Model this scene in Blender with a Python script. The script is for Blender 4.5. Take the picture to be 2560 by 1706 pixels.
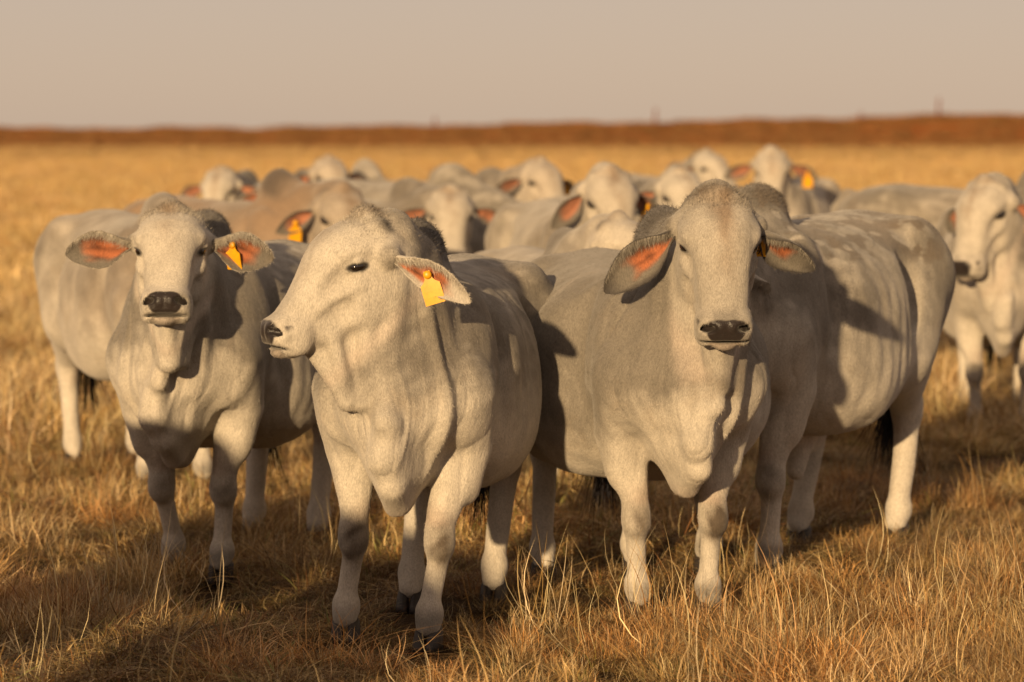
import bpy, math, random
import numpy as np
from mathutils import Vector, Matrix

for o in list(bpy.data.objects):
    bpy.data.objects.remove(o)
SC = bpy.context.scene
COL = SC.collection
R = math.radians

# ---------------------------------------------------------------- camera
cam_d = bpy.data.cameras.new('camera')
cam = bpy.data.objects.new('camera', cam_d)
COL.objects.link(cam)
cam.location = (0, 0, 1.65)
cam.rotation_euler = (R(90 - 3.57), 0, 0)
cam_d.lens = 120
cam_d.sensor_width = 36
cam_d.clip_start = 0.1
cam_d.clip_end = 20000
cam_d.dof.use_dof = True
cam_d.dof.focus_distance = 10.75
cam_d.dof.aperture_fstop = 3.1
SC.camera = cam

# ---------------------------------------------------------------- sky and sun
SUN_EL = 11.0
SUN_AZ = 16.0          # degrees to the left of straight behind the camera
w = bpy.data.worlds.new('World')
SC.world = w
w.use_nodes = True
nt = w.node_tree
bg = nt.nodes['Background']
sky = nt.nodes.new('ShaderNodeTexSky')
sky.sky_type = 'NISHITA'
sky.sun_disc = False
sky.sun_elevation = R(SUN_EL)
sd = Vector((-math.sin(R(SUN_AZ)) * math.cos(R(SUN_EL)), -math.cos(R(SUN_AZ)) * math.cos(R(SUN_EL)), math.sin(R(SUN_EL))))
sky.sun_rotation = math.atan2(sd.x, sd.y)
sky.air_density = 0.8
sky.dust_density = 0.45
sky.ozone_density = 1.0
tint = nt.nodes.new('ShaderNodeMix')
tint.data_type = 'RGBA'
tint.blend_type = 'MULTIPLY'
tint.inputs[0].default_value = 1.0
tint.inputs[7].default_value = (1.0, 0.745, 0.80, 1)
nt.links.new(sky.outputs[0], tint.inputs[6])
haz = nt.nodes.new('ShaderNodeMix')
haz.data_type = 'RGBA'
haz.inputs[0].default_value = 0.68
haz.inputs[7].default_value = (7.6, 5.9, 4.5, 1)      # even, dusty air
nt.links.new(tint.outputs[2], haz.inputs[6])
nt.links.new(haz.outputs[2], bg.inputs['Color'])
bg.inputs['Strength'].default_value = 0.059

sl = bpy.data.lights.new('sun', 'SUN')
sun = bpy.data.objects.new('sun', sl)
COL.objects.link(sun)
sl.energy = 4.7
sl.angle = R(0.9)
sl.color = (1.0, 0.72, 0.40)
sun.rotation_euler = (-sd).to_track_quat('-Z', 'Y').to_euler()

SC.view_settings.view_transform = 'Standard'
SC.view_settings.look = 'None'
SC.view_settings.exposure = 0.42
SC.view_settings.gamma = 1.0
SC.render.engine = 'CYCLES'
SC.cycles.use_denoising = True
SC.cycles.max_bounces = 4
SC.cycles.diffuse_bounces = 2
SC.cycles.glossy_bounces = 2
SC.cycles.transparent_max_bounces = 6

# ---------------------------------------------------------------- small helpers
def tag(o, label=None, cat=None, group=None, kind=None):
    if label: o['label'] = label
    if cat: o['category'] = cat
    if group: o['group'] = group
    if kind: o['kind'] = kind
    return o

def mesh_np(name, verts, quads=None, tris=None, smooth=True, cols=None, floats=None):
    """mesh from numpy arrays, quick for large counts"""
    me = bpy.data.meshes.new(name)
    verts = np.ascontiguousarray(verts, np.float32)
    nq = 0 if quads is None else len(quads)
    ntr = 0 if tris is None else len(tris)
    me.vertices.add(len(verts))
    me.vertices.foreach_set('co', verts.ravel())
    loops = []
    if nq: loops.append(np.asarray(quads, np.int32).ravel())
    if ntr: loops.append(np.asarray(tris, np.int32).ravel())
    loops = np.concatenate(loops)
    me.loops.add(len(loops))
    me.loops.foreach_set('vertex_index', loops)
    starts = np.concatenate([np.arange(nq) * 4, nq * 4 + np.arange(ntr) * 3]).astype(np.int32)
    me.polygons.add(nq + ntr)
    me.polygons.foreach_set('loop_start', starts)
    me.polygons.foreach_set('use_smooth', np.full(nq + ntr, smooth, bool))
    me.update(calc_edges=True)
    me.validate()
    if cols is not None:
        a = me.color_attributes.new('coat', 'FLOAT_COLOR', 'POINT')
        c = np.ones((len(verts), 4), np.float32)
        c[:, :3] = cols
        a.data.foreach_set('color', c.ravel())
    for k, v in (floats or {}).items():
        a = me.attributes.new(k, 'FLOAT', 'POINT')
        a.data.foreach_set('value', np.ascontiguousarray(v, np.float32))
    return me

def obj(name, me, mat=None, parent=None, loc=None, rot=None):
    o = bpy.data.objects.new(name, me)
    COL.objects.link(o)
    if mat is not None and me is not None and not me.materials:
        me.materials.append(mat)
    if parent is not None: o.parent = parent
    if loc is not None: o.location = loc
    if rot is not None: o.rotation_euler = rot
    return o

class N:
    """terse node builder"""
    def __init__(s, name):
        s.m = bpy.data.materials.new(name)
        s.m.use_nodes = True
        s.t = s.m.node_tree
        s.b = s.t.nodes['Principled BSDF']
        s.out = s.t.nodes['Material Output']
    def n(s, typ, **kw):
        x = s.t.nodes.new(typ)
        for k, v in kw.items(): setattr(x, k, v)
        return x
    def l(s, a, b): s.t.links.new(a, b)
    def attr(s, name, typ='GEOMETRY'):
        x = s.n('ShaderNodeAttribute'); x.attribute_name = name; x.attribute_type = typ
        return x
    def noise(s, vec, scale, detail=2.0, rough=0.5):
        x = s.n('ShaderNodeTexNoise'); x.inputs['Scale'].default_value = scale
        x.inputs['Detail'].default_value = detail; x.inputs['Roughness'].default_value = rough
        if vec is not None: s.l(vec, x.inputs['Vector'])
        return x
    def mapping(s, vec, scale=(1, 1, 1)):
        x = s.n('ShaderNodeMapping'); x.inputs['Scale'].default_value = scale
        s.l(vec, x.inputs['Vector']); return x
    def mr(s, v, a, b, c, d):
        x = s.n('ShaderNodeMapRange')
        for i, q in zip((1, 2, 3, 4), (a, b, c, d)): x.inputs[i].default_value = q
        s.l(v, x.inputs[0]); return x.outputs[0]
    def mix(s, fac, a, b, typ='MIX'):
        x = s.n('ShaderNodeMix', data_type='RGBA', blend_type=typ)
        for i, q in ((0, fac), (6, a), (7, b)):
            if hasattr(q, 'is_output') or isinstance(q, bpy.types.NodeSocket): s.l(q, x.inputs[i])
            else: x.inputs[i].default_value = q if i == 0 else (*q, 1) if len(q) == 3 else q
        return x.outputs[2]
    def math(s, op, a, b=0.0):
        x = s.n('ShaderNodeMath', operation=op)
        for i, q in enumerate((a, b)):
            if isinstance(q, bpy.types.NodeSocket): s.l(q, x.inputs[i])
            else: x.inputs[i].default_value = q
        return x.outputs[0]
    def bump(s, h, strength, dist, normal=None):
        x = s.n('ShaderNodeBump'); x.inputs['Strength'].default_value = strength; x.inputs['Distance'].default_value = dist
        s.l(h, x.inputs['Height'])
        if normal is not None: s.l(normal, x.inputs['Normal'])
        return x.outputs[0]

# ---------------------------------------------------------------- materials
def mat_hide():
    k = N('hide')
    tc = k.n('ShaderNodeTexCoord').outputs['Object']
    coat = k.attr('coat').outputs['Color']
    nose = k.attr('nose').outputs['Fac']
    # short hair: fine grain drawn out along the lie of the coat
    m1 = k.mapping(tc, (290, 290, 110)).outputs[0]
    g1 = k.noise(m1, 1.0, 2.0, 0.6)
    m2 = k.mapping(tc, (90, 90, 30)).outputs[0]
    g2 = k.noise(m2, 1.0, 3.0, 0.65)
    g3 = k.noise(tc, 7.0, 4.0, 0.6)
    v = k.math('ADD', k.math('MULTIPLY', g1.outputs[0], 0.72), k.math('MULTIPLY', g2.outputs[0], 0.28))
    grain = k.mr(v, 0.34, 0.66, 0.74, 1.22)
    patch = k.mr(g3.outputs[0], 0.3, 0.7, 0.86, 1.10)
    f = k.math('MULTIPLY', grain, patch)
    c = k.n('ShaderNodeVectorMath', operation='SCALE')
    k.l(coat, c.inputs[0]); k.l(f, c.inputs[3])
    # dusty stains
    g4 = k.noise(tc, 3.3, 5.0, 0.65)
    st = k.mr(g4.outputs[0], 0.56, 0.74, 0.0, 0.34)
    c2 = k.mix(st, c.outputs[0], (0.27, 0.19, 0.115))
    c3 = k.mix(nose, c2, coat)
    k.l(c3, k.b.inputs['Base Color'])
    rough = k.mr(nose, 0, 1, 0.78, 0.40)
    k.l(rough, k.b.inputs['Roughness'])
    k.b.inputs['Specular IOR Level'].default_value = 0.22
    k.b.inputs['Sheen Weight'].default_value = 0.18
    k.b.inputs['Sheen Roughness'].default_value = 0.5
    k.b.inputs['Sheen Tint'].default_value = (1, 0.93, 0.84, 1)
    vor = k.n('ShaderNodeTexVoronoi'); vor.inputs['Scale'].default_value = 170
    k.l(tc, vor.inputs['Vector'])
    hfur = k.math('ADD', k.math('MULTIPLY', g1.outputs[0], 0.55), k.math('MULTIPLY', g2.outputs[0], 0.75))
    hmix = k.n('ShaderNodeMix'); k.l(nose, hmix.inputs[0]); k.l(hfur, hmix.inputs[2])
    k.l(k.math('MULTIPLY', vor.outputs['Distance'], 0.25), hmix.inputs[3])
    # loose skin: faint creases
    m5 = k.mapping(tc, (19, 19, 9)).outputs[0]
    g5 = k.noise(m5, 1.0, 2.0, 0.5)
    b1 = k.bump(g5.outputs[0], 0.22, 0.02)
    k.l(k.bump(hmix.outputs[0], 0.5, 0.006, b1), k.b.inputs['Normal'])
    return k.m

def mat_strand():
    k = N('strand_hair')
    coat = k.attr('coat').outputs['Color']
    k.l(coat, k.b.inputs['Base Color'])
    k.b.inputs['Roughness'].default_value = 0.6
    k.b.inputs['Specular IOR Level'].default_value = 0.2
    return k.m

def mat_simple(name, col, rough=0.5, spec=0.4, noise=0.0, nscale=30, coat=0.0):
    k = N(name)
    if noise:
        tc = k.n('ShaderNodeTexCoord').outputs['Object']
        g = k.noise(tc, nscale, 4.0, 0.6)
        f = k.mr(g.outputs[0], 0.3, 0.7, 1 - noise, 1 + noise)
        c = k.n('ShaderNodeVectorMath', operation='SCALE'); c.inputs[0].default_value = col
        k.l(f, c.inputs[3]); k.l(c.outputs[0], k.b.inputs['Base Color'])
        k.l(k.bump(g.outputs[0], 0.3, 0.003), k.b.inputs['Normal'])
    else:
        k.b.inputs['Base Color'].default_value = (*col, 1)
    k.b.inputs['Roughness'].default_value = rough
    k.b.inputs['Specular IOR Level'].default_value = spec
    k.b.inputs['Coat Weight'].default_value = coat
    return k.m

M_HIDE = mat_hide()
M_STRAND = mat_strand()
M_EYE = mat_simple('eye', (0.012, 0.008, 0.006), 0.06, 0.6, coat=0.6)
M_HOOF = mat_simple('hoof', (0.035, 0.027, 0.022), 0.55, 0.4, 0.45, 40)
def mat_tag():
    k = N('tag_plastic')
    tc = k.n('ShaderNodeTexCoord').outputs['Object']
    g = k.noise(tc, 38, 4, 0.6)
    c = k.mix(k.mr(g.outputs[0], 0.35, 0.75, 0, 1), (0.74, 0.36, 0.004), (0.60, 0.26, 0.004))
    k.l(c, k.b.inputs['Base Color'])
    k.b.inputs['Roughness'].default_value = 0.42
    k.b.inputs['Subsurface Weight'].default_value = 0.059
    k.b.inputs['Subsurface Radius'].default_value = (0.02, 0.01, 0.002)
    return k.m
M_TAG = mat_tag()
M_INK = mat_simple('tag_ink', (0.05, 0.02, 0.005), 0.6, 0.2)

# ================================================================ cattle
# The animal's hide is sculpted as one distance field and skinned with surface nets, so legs, neck, dewlap and head run into each other.
def V3(*a): return np.array(a, np.float64)

class Field:
    def __init__(s, ax):
        s.ax = [np.asarray(a, np.float32) for a in ax]
        s.d = np.full([len(a) for a in ax], 1.0, np.float32)
    def add(s, lo, hi, fn, k=0.03, sub=False, pad=None):
        pad = (k + 0.03) if pad is None else pad
        sl = []
        for a, l, h in zip(s.ax, lo, hi):
            i0 = int(np.searchsorted(a, l - pad)); i1 = int(np.searchsorted(a, h + pad))
            if i1 - i0 < 1: return
            sl.append(slice(i0, i1))
        sl = tuple(sl)
        X = s.ax[0][sl[0], None, None]; Y = s.ax[1][None, sl[1], None]; Z = s.ax[2][None, None, sl[2]]
        b = fn(X, Y, Z)
        a = s.d[sl]
        if sub:
            h = np.maximum(k - np.abs(a + b), 0) / k
            s.d[sl] = np.maximum(a, -b) + h * h * (k * 0.25)
        else:
            h = np.maximum(k - np.abs(a - b), 0) / k
            s.d[sl] = np.minimum(a, b) - h * h * (k * 0.25)
    def ell(s, c, r, k=0.03, Rm=None, sub=False):
        c = np.asarray(c, float); r = np.asarray(r, float)
        if Rm is None: ext = r
        else: ext = np.sqrt((Rm ** 2) @ (r ** 2))
        cf = c.astype(np.float32)
        def fn(X, Y, Z):
            x = X - cf[0]; y = Y - cf[1]; z = Z - cf[2]
            if Rm is not None:
                Q = Rm.astype(np.float32)
                x, y, z = (Q[0, 0] * x + Q[1, 0] * y + Q[2, 0] * z, Q[0, 1] * x + Q[1, 1] * y + Q[2, 1] * z, Q[0, 2] * x + Q[1, 2] * y + Q[2, 2] * z)
            x = x / np.float32(r[0]); y = y / np.float32(r[1]); z = z / np.float32(r[2])
            k0 = np.sqrt(x * x + y * y + z * z)
            k1 = np.sqrt((x / np.float32(r[0])) ** 2 + (y / np.float32(r[1])) ** 2 + (z / np.float32(r[2])) ** 2) + 1e-6
            return k0 * (k0 - 1) / k1
        s.add(c - ext, c + ext, fn, k, sub)
    def rbox(s, c, r, rnd, Rm, k=0.03):
        c = np.asarray(c, float); r = np.asarray(r, float)
        ext = np.abs(Rm) @ r
        cf = c.astype(np.float32); Q = Rm.astype(np.float32); b = (r - rnd).astype(np.float32)
        def fn(X, Y, Z):
            x = X - cf[0]; y = Y - cf[1]; z = Z - cf[2]
            q = [np.abs(Q[0, i] * x + Q[1, i] * y + Q[2, i] * z) - b[i] for i in range(3)]
            o = np.sqrt(sum(np.maximum(t, 0) ** 2 for t in q))
            return o + np.minimum(np.maximum(q[0], np.maximum(q[1], q[2])), 0) - np.float32(rnd)
        s.add(c - ext, c + ext, fn, k)
    def cone(s, a, b, ra, rb, k=0.03, sub=False):
        a = np.asarray(a, float); b = np.asarray(b, float)
        m = max(ra, rb)
        ba = (b - a).astype(np.float32); L2 = np.float32(max((ba ** 2).sum(), 1e-9)); af = a.astype(np.float32)
        def fn(X, Y, Z):
            x = X - af[0]; y = Y - af[1]; z = Z - af[2]
            t = np.clip((x * ba[0] + y * ba[1] + z * ba[2]) / L2, 0, 1)
            return np.sqrt((x - t * ba[0]) ** 2 + (y - t * ba[1]) ** 2 + (z - t * ba[2]) ** 2) - (np.float32(ra) + np.float32(rb - ra) * t)
        s.add(np.minimum(a, b) - m, np.maximum(a, b) + m, fn, k, sub)
    def chain(s, pts, rs, k=0.03):
        for i in range(len(pts) - 1): s.cone(pts[i], pts[i + 1], rs[i], rs[i + 1], k)
    def tri(s, a, b, c, th, k=0.03):
        a, b, c = [np.asarray(q, np.float32) for q in (a, b, c)]
        def fn(X, Y, Z):
            P = [np.broadcast_to(q, np.broadcast_shapes(X.shape, Y.shape, Z.shape)) for q in (X, Y, Z)]
            nor = np.cross(b - a, a - c)
            def sub(p): return [P[i] - p[i] for i in range(3)]
            def dot(u, q): return u[0] * q[0] + u[1] * q[1] + u[2] * q[2]
            pa, pb, pc = sub(a), sub(b), sub(c)
            inside = (np.sign(dot(pa, np.cross(b - a, nor))) + np.sign(dot(pb, np.cross(c - b, nor))) + np.sign(dot(pc, np.cross(a - c, nor)))) >= 2
            def edge(e, p):
                t = np.clip(dot(p, e) / (e * e).sum(), 0, 1)
                return (e[0] * t - p[0]) ** 2 + (e[1] * t - p[1]) ** 2 + (e[2] * t - p[2]) ** 2
            de = np.minimum(np.minimum(edge(b - a, pa), edge(c - b, pb)), edge(a - c, pc))
            dp = dot(pa, nor) ** 2 / (nor * nor).sum()
            return np.sqrt(np.where(inside, dp, de)) - np.float32(th)
        q = np.stack([a, b, c])
        s.add(q.min(0) - th, q.max(0) + th, fn, k)
    def loft(s, O, Rm, st, k=0.04, n=2.2):
        """st rows: u, top, bottom, half width, [how much the lower half narrows]"""
        st = np.asarray(st, float)
        u, top, bot, hw = st.T[:4]
        uu = np.linspace(u[0], u[-1], 400)
        def sm(v):   # smooth spline-like interpolation
            q = np.interp(uu, u, v)
            ker = np.hanning(27); ker /= ker.sum()
            return np.convolve(np.pad(q, 13, mode='edge'), ker, 'valid').astype(np.float32)
        T, B, W = sm(top), sm(bot), sm(hw)
        K = sm(st[:, 4]) if st.shape[1] > 4 else None
        corners = np.array([O + Rm @ V3(a, b, c) for a in (u[0], u[-1]) for b in (-hw.max(), hw.max()) for c in (bot.min(), top.max())])
        Q = Rm.astype(np.float32); Of = np.asarray(O, np.float32); ident = np.allclose(Rm, np.eye(3))
        u0, du = np.float32(u[0]), np.float32((u[-1] - u[0]) / 399)
        def fn(X, Y, Z):
            x = X - Of[0]; y = Y - Of[1]; z = Z - Of[2]
            if not ident:
                x, y, z = (Q[0, 0] * x + Q[1, 0] * y + Q[2, 0] * z, Q[0, 1] * x + Q[1, 1] * y + Q[2, 1] * z, Q[0, 2] * x + Q[1, 2] * y + Q[2, 2] * z)
            ti = np.clip((x - u0) / du, 0, 399)
            i = ti.astype(np.int32)
            t, b, h = T[i], B[i], W[i]
            wc = (t + b) * 0.5; hh = (t - b) * 0.5
            if K is not None: h = h * (1 - K[i] * np.clip((wc - z) / hh, 0, 1) ** 1.5)
            f = (np.abs(y / h) ** n + np.abs((z - wc) / hh) ** n) ** np.float32(1 / n)
            d = (f - 1) * np.minimum(h, hh)
            return np.maximum(np.maximum(d, u0 - x), x - np.float32(u[-1]))
        s.add(corners.min(0), corners.max(0), fn, k)
    def folds(s, A, B, nf, amp, seed, P, H, hs):
        """loose skin: long ridges fanning down from throat to brisket"""
        lo = np.minimum(A, B) - .28; hi = np.maximum(A, B) + .28
        sl = tuple(slice(int(np.searchsorted(a, l)), int(np.searchsorted(a, h_))) for a, l, h_ in zip(s.ax, lo, hi))
        g = np.meshgrid(s.ax[0][sl[0]], s.ax[1][sl[1]], s.ax[2][sl[2]], indexing='ij')
        d = unit(B - A); L = np.linalg.norm(B - A)
        q = [g[i] - np.float32(A[i]) for i in range(3)]
        t = (q[0] * d[0] + q[1] * d[1] + q[2] * d[2])
        f = unit(V3(1, 0, 0) - d * d[0]); sd_ = np.cross(d, f)
        th = np.arctan2(q[0] * sd_[0] + q[1] * sd_[1] + q[2] * sd_[2], q[0] * f[0] + q[1] * f[1] + q[2] * f[2])
        t = t / L
        ph = nf * th * (1 + .12 * np.sin(th * 1.3 + seed)) + .9 * np.sin(3.0 * t + seed) + .35 * np.sin(9 * t + 2.1 * th)
        r = (.5 + .5 * np.cos(ph)) ** 2.3
        r *= .55 + .45 * np.sin(th * 2.1 + seed * 1.7 + 1.5 * t)
        m = sstep(-.02, .2, t) * sstep(1.08, .8, t) * sstep(1.9, 1.1, np.abs(th)) * (.35 + .65 * sstep(.15, .4, np.abs(th)))
        c = [(g[i] - np.float32(P[i])) / np.float32(hs) for i in range(3)]
        hu, hv_, hw = [c[0] * np.float32(H[0, i]) + c[1] * np.float32(H[1, i]) + c[2] * np.float32(H[2, i]) for i in range(3)]
        m *= 1 - sstep(.0, .03, hu + .02) * sstep(-.27, -.235, hw) * sstep(.15, .12, np.abs(hv_))
        s.d[sl] -= (amp * r * m).astype(np.float32)
    def nets(s):
        d = s.d
        ins = d < 0
        c = ins[:-1, :-1, :-1].astype(np.uint8)
        for i in (0, 1):
            for j in (0, 1):
                for q in (0, 1):
                    if i + j + q: c += ins[i:ins.shape[0] - 1 + i, j:ins.shape[1] - 1 + j, q:ins.shape[2] - 1 + q]
        act = (c > 0) & (c < 8)
        I = np.argwhere(act)
        idx = np.full(act.shape, -1, np.int32)
        idx[act] = np.arange(len(I))
        corners = np.array([[i, j, q] for i in (0, 1) for j in (0, 1) for q in (0, 1)])
        cv = np.stack([d[I[:, 0] + a, I[:, 1] + b, I[:, 2] + e] for a, b, e in corners], 1)
        acc = np.zeros((len(I), 3)); cnt = np.zeros(len(I))
        for p in range(8):
            for ax in range(3):
                if corners[p][ax]: continue
                q = p + (4, 2, 1)[ax]
                va, vb = cv[:, p], cv[:, q]
                m = (va < 0) != (vb < 0)
                t = np.where(m, va / np.where(va == vb, 1, va - vb), 0)
                pos = np.tile(corners[p].astype(float), (len(I), 1)); pos[:, ax] += t
                acc[m] += pos[m]; cnt += m
        f = acc / cnt[:, None]
        verts = np.empty((len(I), 3))
        for ax in range(3):
            a = s.ax[ax].astype(float)
            verts[:, ax] = a[I[:, ax]] + f[:, ax] * (a[np.minimum(I[:, ax] + 1, len(a) - 1)] - a[I[:, ax]])
        quads = []
        for ax in range(3):
            b, e = (ax + 1) % 3, (ax + 2) % 3
            sa = [slice(None)] * 3; sb = [slice(None)] * 3
            sa[ax] = slice(0, -1); sb[ax] = slice(1, None)
            A = ins[tuple(sa)]; B = ins[tuple(sb)]
            E = np.argwhere(A != B)
            E = E[(E[:, b] > 0) & (E[:, e] > 0) & (E[:, b] < d.shape[b] - 1) & (E[:, e] < d.shape[e] - 1)]
            fl = A[tuple(E.T)]
            def g(db, de):
                q = E.copy(); q[:, b] += db; q[:, e] += de
                return idx[tuple(q.T)]
            Q = np.stack([g(-1, -1), g(0, -1), g(0, 0), g(-1, 0)], 1)
            Q[~fl] = Q[~fl][:, ::-1]
            quads.append(Q)
        return verts, np.concatenate(quads)

def axis(lo, hi, f0, f1, hc, hf):
    f0 = max(lo, f0); f1 = min(hi, f1)
    a = [np.linspace(lo, f0, max(2, int((f0 - lo) / hc) + 1))[:-1] if f0 > lo + hc else np.array([])]
    a.append(np.linspace(f0, f1, max(2, int((f1 - f0) / hf) + 1)))
    a.append(np.linspace(f1, hi, max(2, int((hi - f1) / hc) + 1))[1:] if hi > f1 + hc else np.array([]))
    return np.concatenate(a)

class Noise3:
    def __init__(s, seed, n=10, f=1.0):
        r = np.random.RandomState(seed)
        s.k = r.normal(size=(n, 3)) * f; s.p = r.uniform(0, 6.283, n)
    def __call__(s, P):
        return np.sin(P @ s.k.T + s.p).sum(1) / math.sqrt(len(s.p))

def sstep(a, b, x):
    t = np.clip((x - a) / (b - a), 0, 1)
    return t * t * (3 - 2 * t)

def unit(v):
    v = np.asarray(v, float); return v / np.linalg.norm(v)

def strands(roots, dirs, length, width, cols, rng, curl=0.25, droop=0.0, segs=2, nrm=None):
    """many thin tapering strips as one mesh"""
    n = len(roots)
    length = np.broadcast_to(length, (n,)); width = np.broadcast_to(width, (n,))
    dirs = dirs / np.linalg.norm(dirs, axis=1, keepdims=True)
    side = np.cross(dirs, rng.normal(size=(n, 3)) if nrm is None else nrm + rng.normal(size=(n, 3)) * .25); side /= np.linalg.norm(side, axis=1, keepdims=True) + 1e-9
    bend = rng.normal(size=(n, 3)) * curl; bend[:, 2] -= droop
    rows = []
    for i in range(segs + 1):
        t = i / segs
        c = roots + dirs * (length * t)[:, None] + bend * (length * t * t)[:, None]
        wd = (width * (1 - t) ** 0.7 * 0.5)[:, None]
        rows.append((c - side * wd, c + side * wd))
    Vv, quads, tris = [], [], []
    per = 2 * segs + 1
    arr = np.empty((n, per, 3))
    for i in range(segs):
        arr[:, 2 * i] = rows[i][0]; arr[:, 2 * i + 1] = rows[i][1]
    arr[:, 2 * segs] = rows[segs][0]
    base = np.arange(n) * per
    for i in range(segs - 1):
        quads.append(np.stack([base + 2 * i, base + 2 * i + 1, base + 2 * i + 3, base + 2 * i + 2], 1))
    tris = np.stack([base + 2 * segs - 2, base + 2 * segs - 1, base + 2 * segs], 1)
    c = np.repeat(cols, per, axis=0)
    return arr.reshape(-1, 3), (np.concatenate(quads) if quads else None), tris, c

WHITE = V3(.485, .430, .352); GREY = V3(.178, .155, .125); DARK = V3(.05, .043, .038); BROWN = V3(.25, .165, .10)
PINK = V3(.33, .105, .043); SKIN = V3(.36, .25, .19); NOSE = V3(.022, .016, .014)

def ear_mesh(base, d0, n0, L, W, droop, rng, dark_rim, fine):
    """cupped leaf-shaped ear: base point, direction, way the opening faces"""
    nt_, ns = (34, 22) if fine else (12, 8)
    d0 = unit(d0); down = V3(0, 0, -1)
    pts, cen, frames = [], np.array(base, float), []
    ts = np.linspace(0, 1, nt_)
    prof_t = [0, .08, .18, .3, .45, .6, .75, .87, .95, 1.0]
    prof_w = [.34, .42, .62, .86, 1.0, .97, .80, .56, .33, .05]
    cup_w = [2.6, 2.5, 2.1, 1.55, 1.15, .95, .85, .8, .75, .7]
    inner, outer = [], []
    th = 0.0075
    cprev = cen.copy()
    for i, t in enumerate(ts):
        d = unit(d0 + down * droop * t)
        if i: cprev = cprev + d * L / (nt_ - 1)
        nn = unit(np.asarray(n0) - d * np.dot(n0, d))
        sd_ = np.cross(d, nn)
        wdt = np.interp(t, prof_t, prof_w) * W
        phi = np.interp(t, prof_t, cup_w)
        Rr = wdt / (2 * phi)
        for s_ in np.linspace(-1, 1, ns):
            a = phi * s_
            wob = 1 + 0.04 * math.sin(9 * t + 3 * s_)
            p = cprev + sd_ * (math.sin(a) * Rr * wob) + nn * ((1 - math.cos(a)) * Rr)
            no = unit(sd_ * (-math.sin(a)) + nn * math.cos(a))   # towards the opening
            e = th * (0.35 + 0.65 * (1 - abs(s_) ** 4)) * (1 - 0.5 * t)
            inner.append(p + no * e * 0.5); outer.append(p - no * e * 0.5)
    inner = np.array(inner).reshape(nt_, ns, 3); outer = np.array(outer).reshape(nt_, ns, 3)
    verts = np.concatenate([inner.reshape(-1, 3), outer.reshape(-1, 3)])
    id_ = lambda k, i, j: k * nt_ * ns + i * ns + j
    q = []
    for i in range(nt_ - 1):
        for j in range(ns - 1):
            q.append((id_(0, i, j), id_(0, i, j + 1), id_(0, i + 1, j + 1), id_(0, i + 1, j)))
            q.append((id_(1, i, j), id_(1, i + 1, j), id_(1, i + 1, j + 1), id_(1, i, j + 1)))
        q.append((id_(0, i, 0), id_(0, i + 1, 0), id_(1, i + 1, 0), id_(1, i, 0)))
        q.append((id_(0, i, ns - 1), id_(1, i, ns - 1), id_(1, i + 1, ns - 1), id_(0, i + 1, ns - 1)))
    for j in range(ns - 1):
        q.append((id_(0, nt_ - 1, j), id_(0, nt_ - 1, j + 1), id_(1, nt_ - 1, j + 1), id_(1, nt_ - 1, j)))
        q.append((id_(0, 0, j), id_(1, 0, j), id_(1, 0, j + 1), id_(0, 0, j + 1)))
    S = np.tile(np.linspace(-1, 1, ns), nt_); T = np.repeat(ts, ns)
    up = S   # which edge is the upper one is decided by the caller's colours
    rimd = np.minimum(1 - np.abs(S), (1 - T) * 1.3)
    nz = Noise3(rng.randint(1e6), 8, 60)(inner.reshape(-1, 3))
    vein = np.abs(np.sin(S * 6 * (1.2 - .4 * T) + 1.3 * np.sin(T * 5) + .25 * nz))
    pinkness = sstep(.22 + .16 * dark_rim, .50 + .12 * dark_rim, rimd + .05 * nz) * sstep(.04, .22, T)
    pk = PINK if fine else PINK * .72 + SKIN * .2
    rim = WHITE * 0.8 if not dark_rim else GREY * .75
    cin = rim[None] * (1 - pinkness[:, None]) + pk[None] * (pinkness * (0.50 + .55 * vein + .22 * nz) * (1.15 - .35 * T))[:, None]
    dk = sstep(.3, .0, rimd) * dark_rim
    cin = cin * (1 - dk[:, None]) + DARK[None] * dk[:, None]
    deep = sstep(.16, .0, T)[:, None]
    cin = cin * (1 - .5 * deep) + SKIN * .5 * deep
    co = (WHITE * .86)[None] * np.ones((len(S), 1)) if not dark_rim else (GREY * 1.0)[None] * np.ones((len(S), 1))
    co = co * (1 - dk[:, None]) + DARK[None] * dk[:, None]
    return verts, np.array(q), np.concatenate([cin, co]), inner, outer

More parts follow.
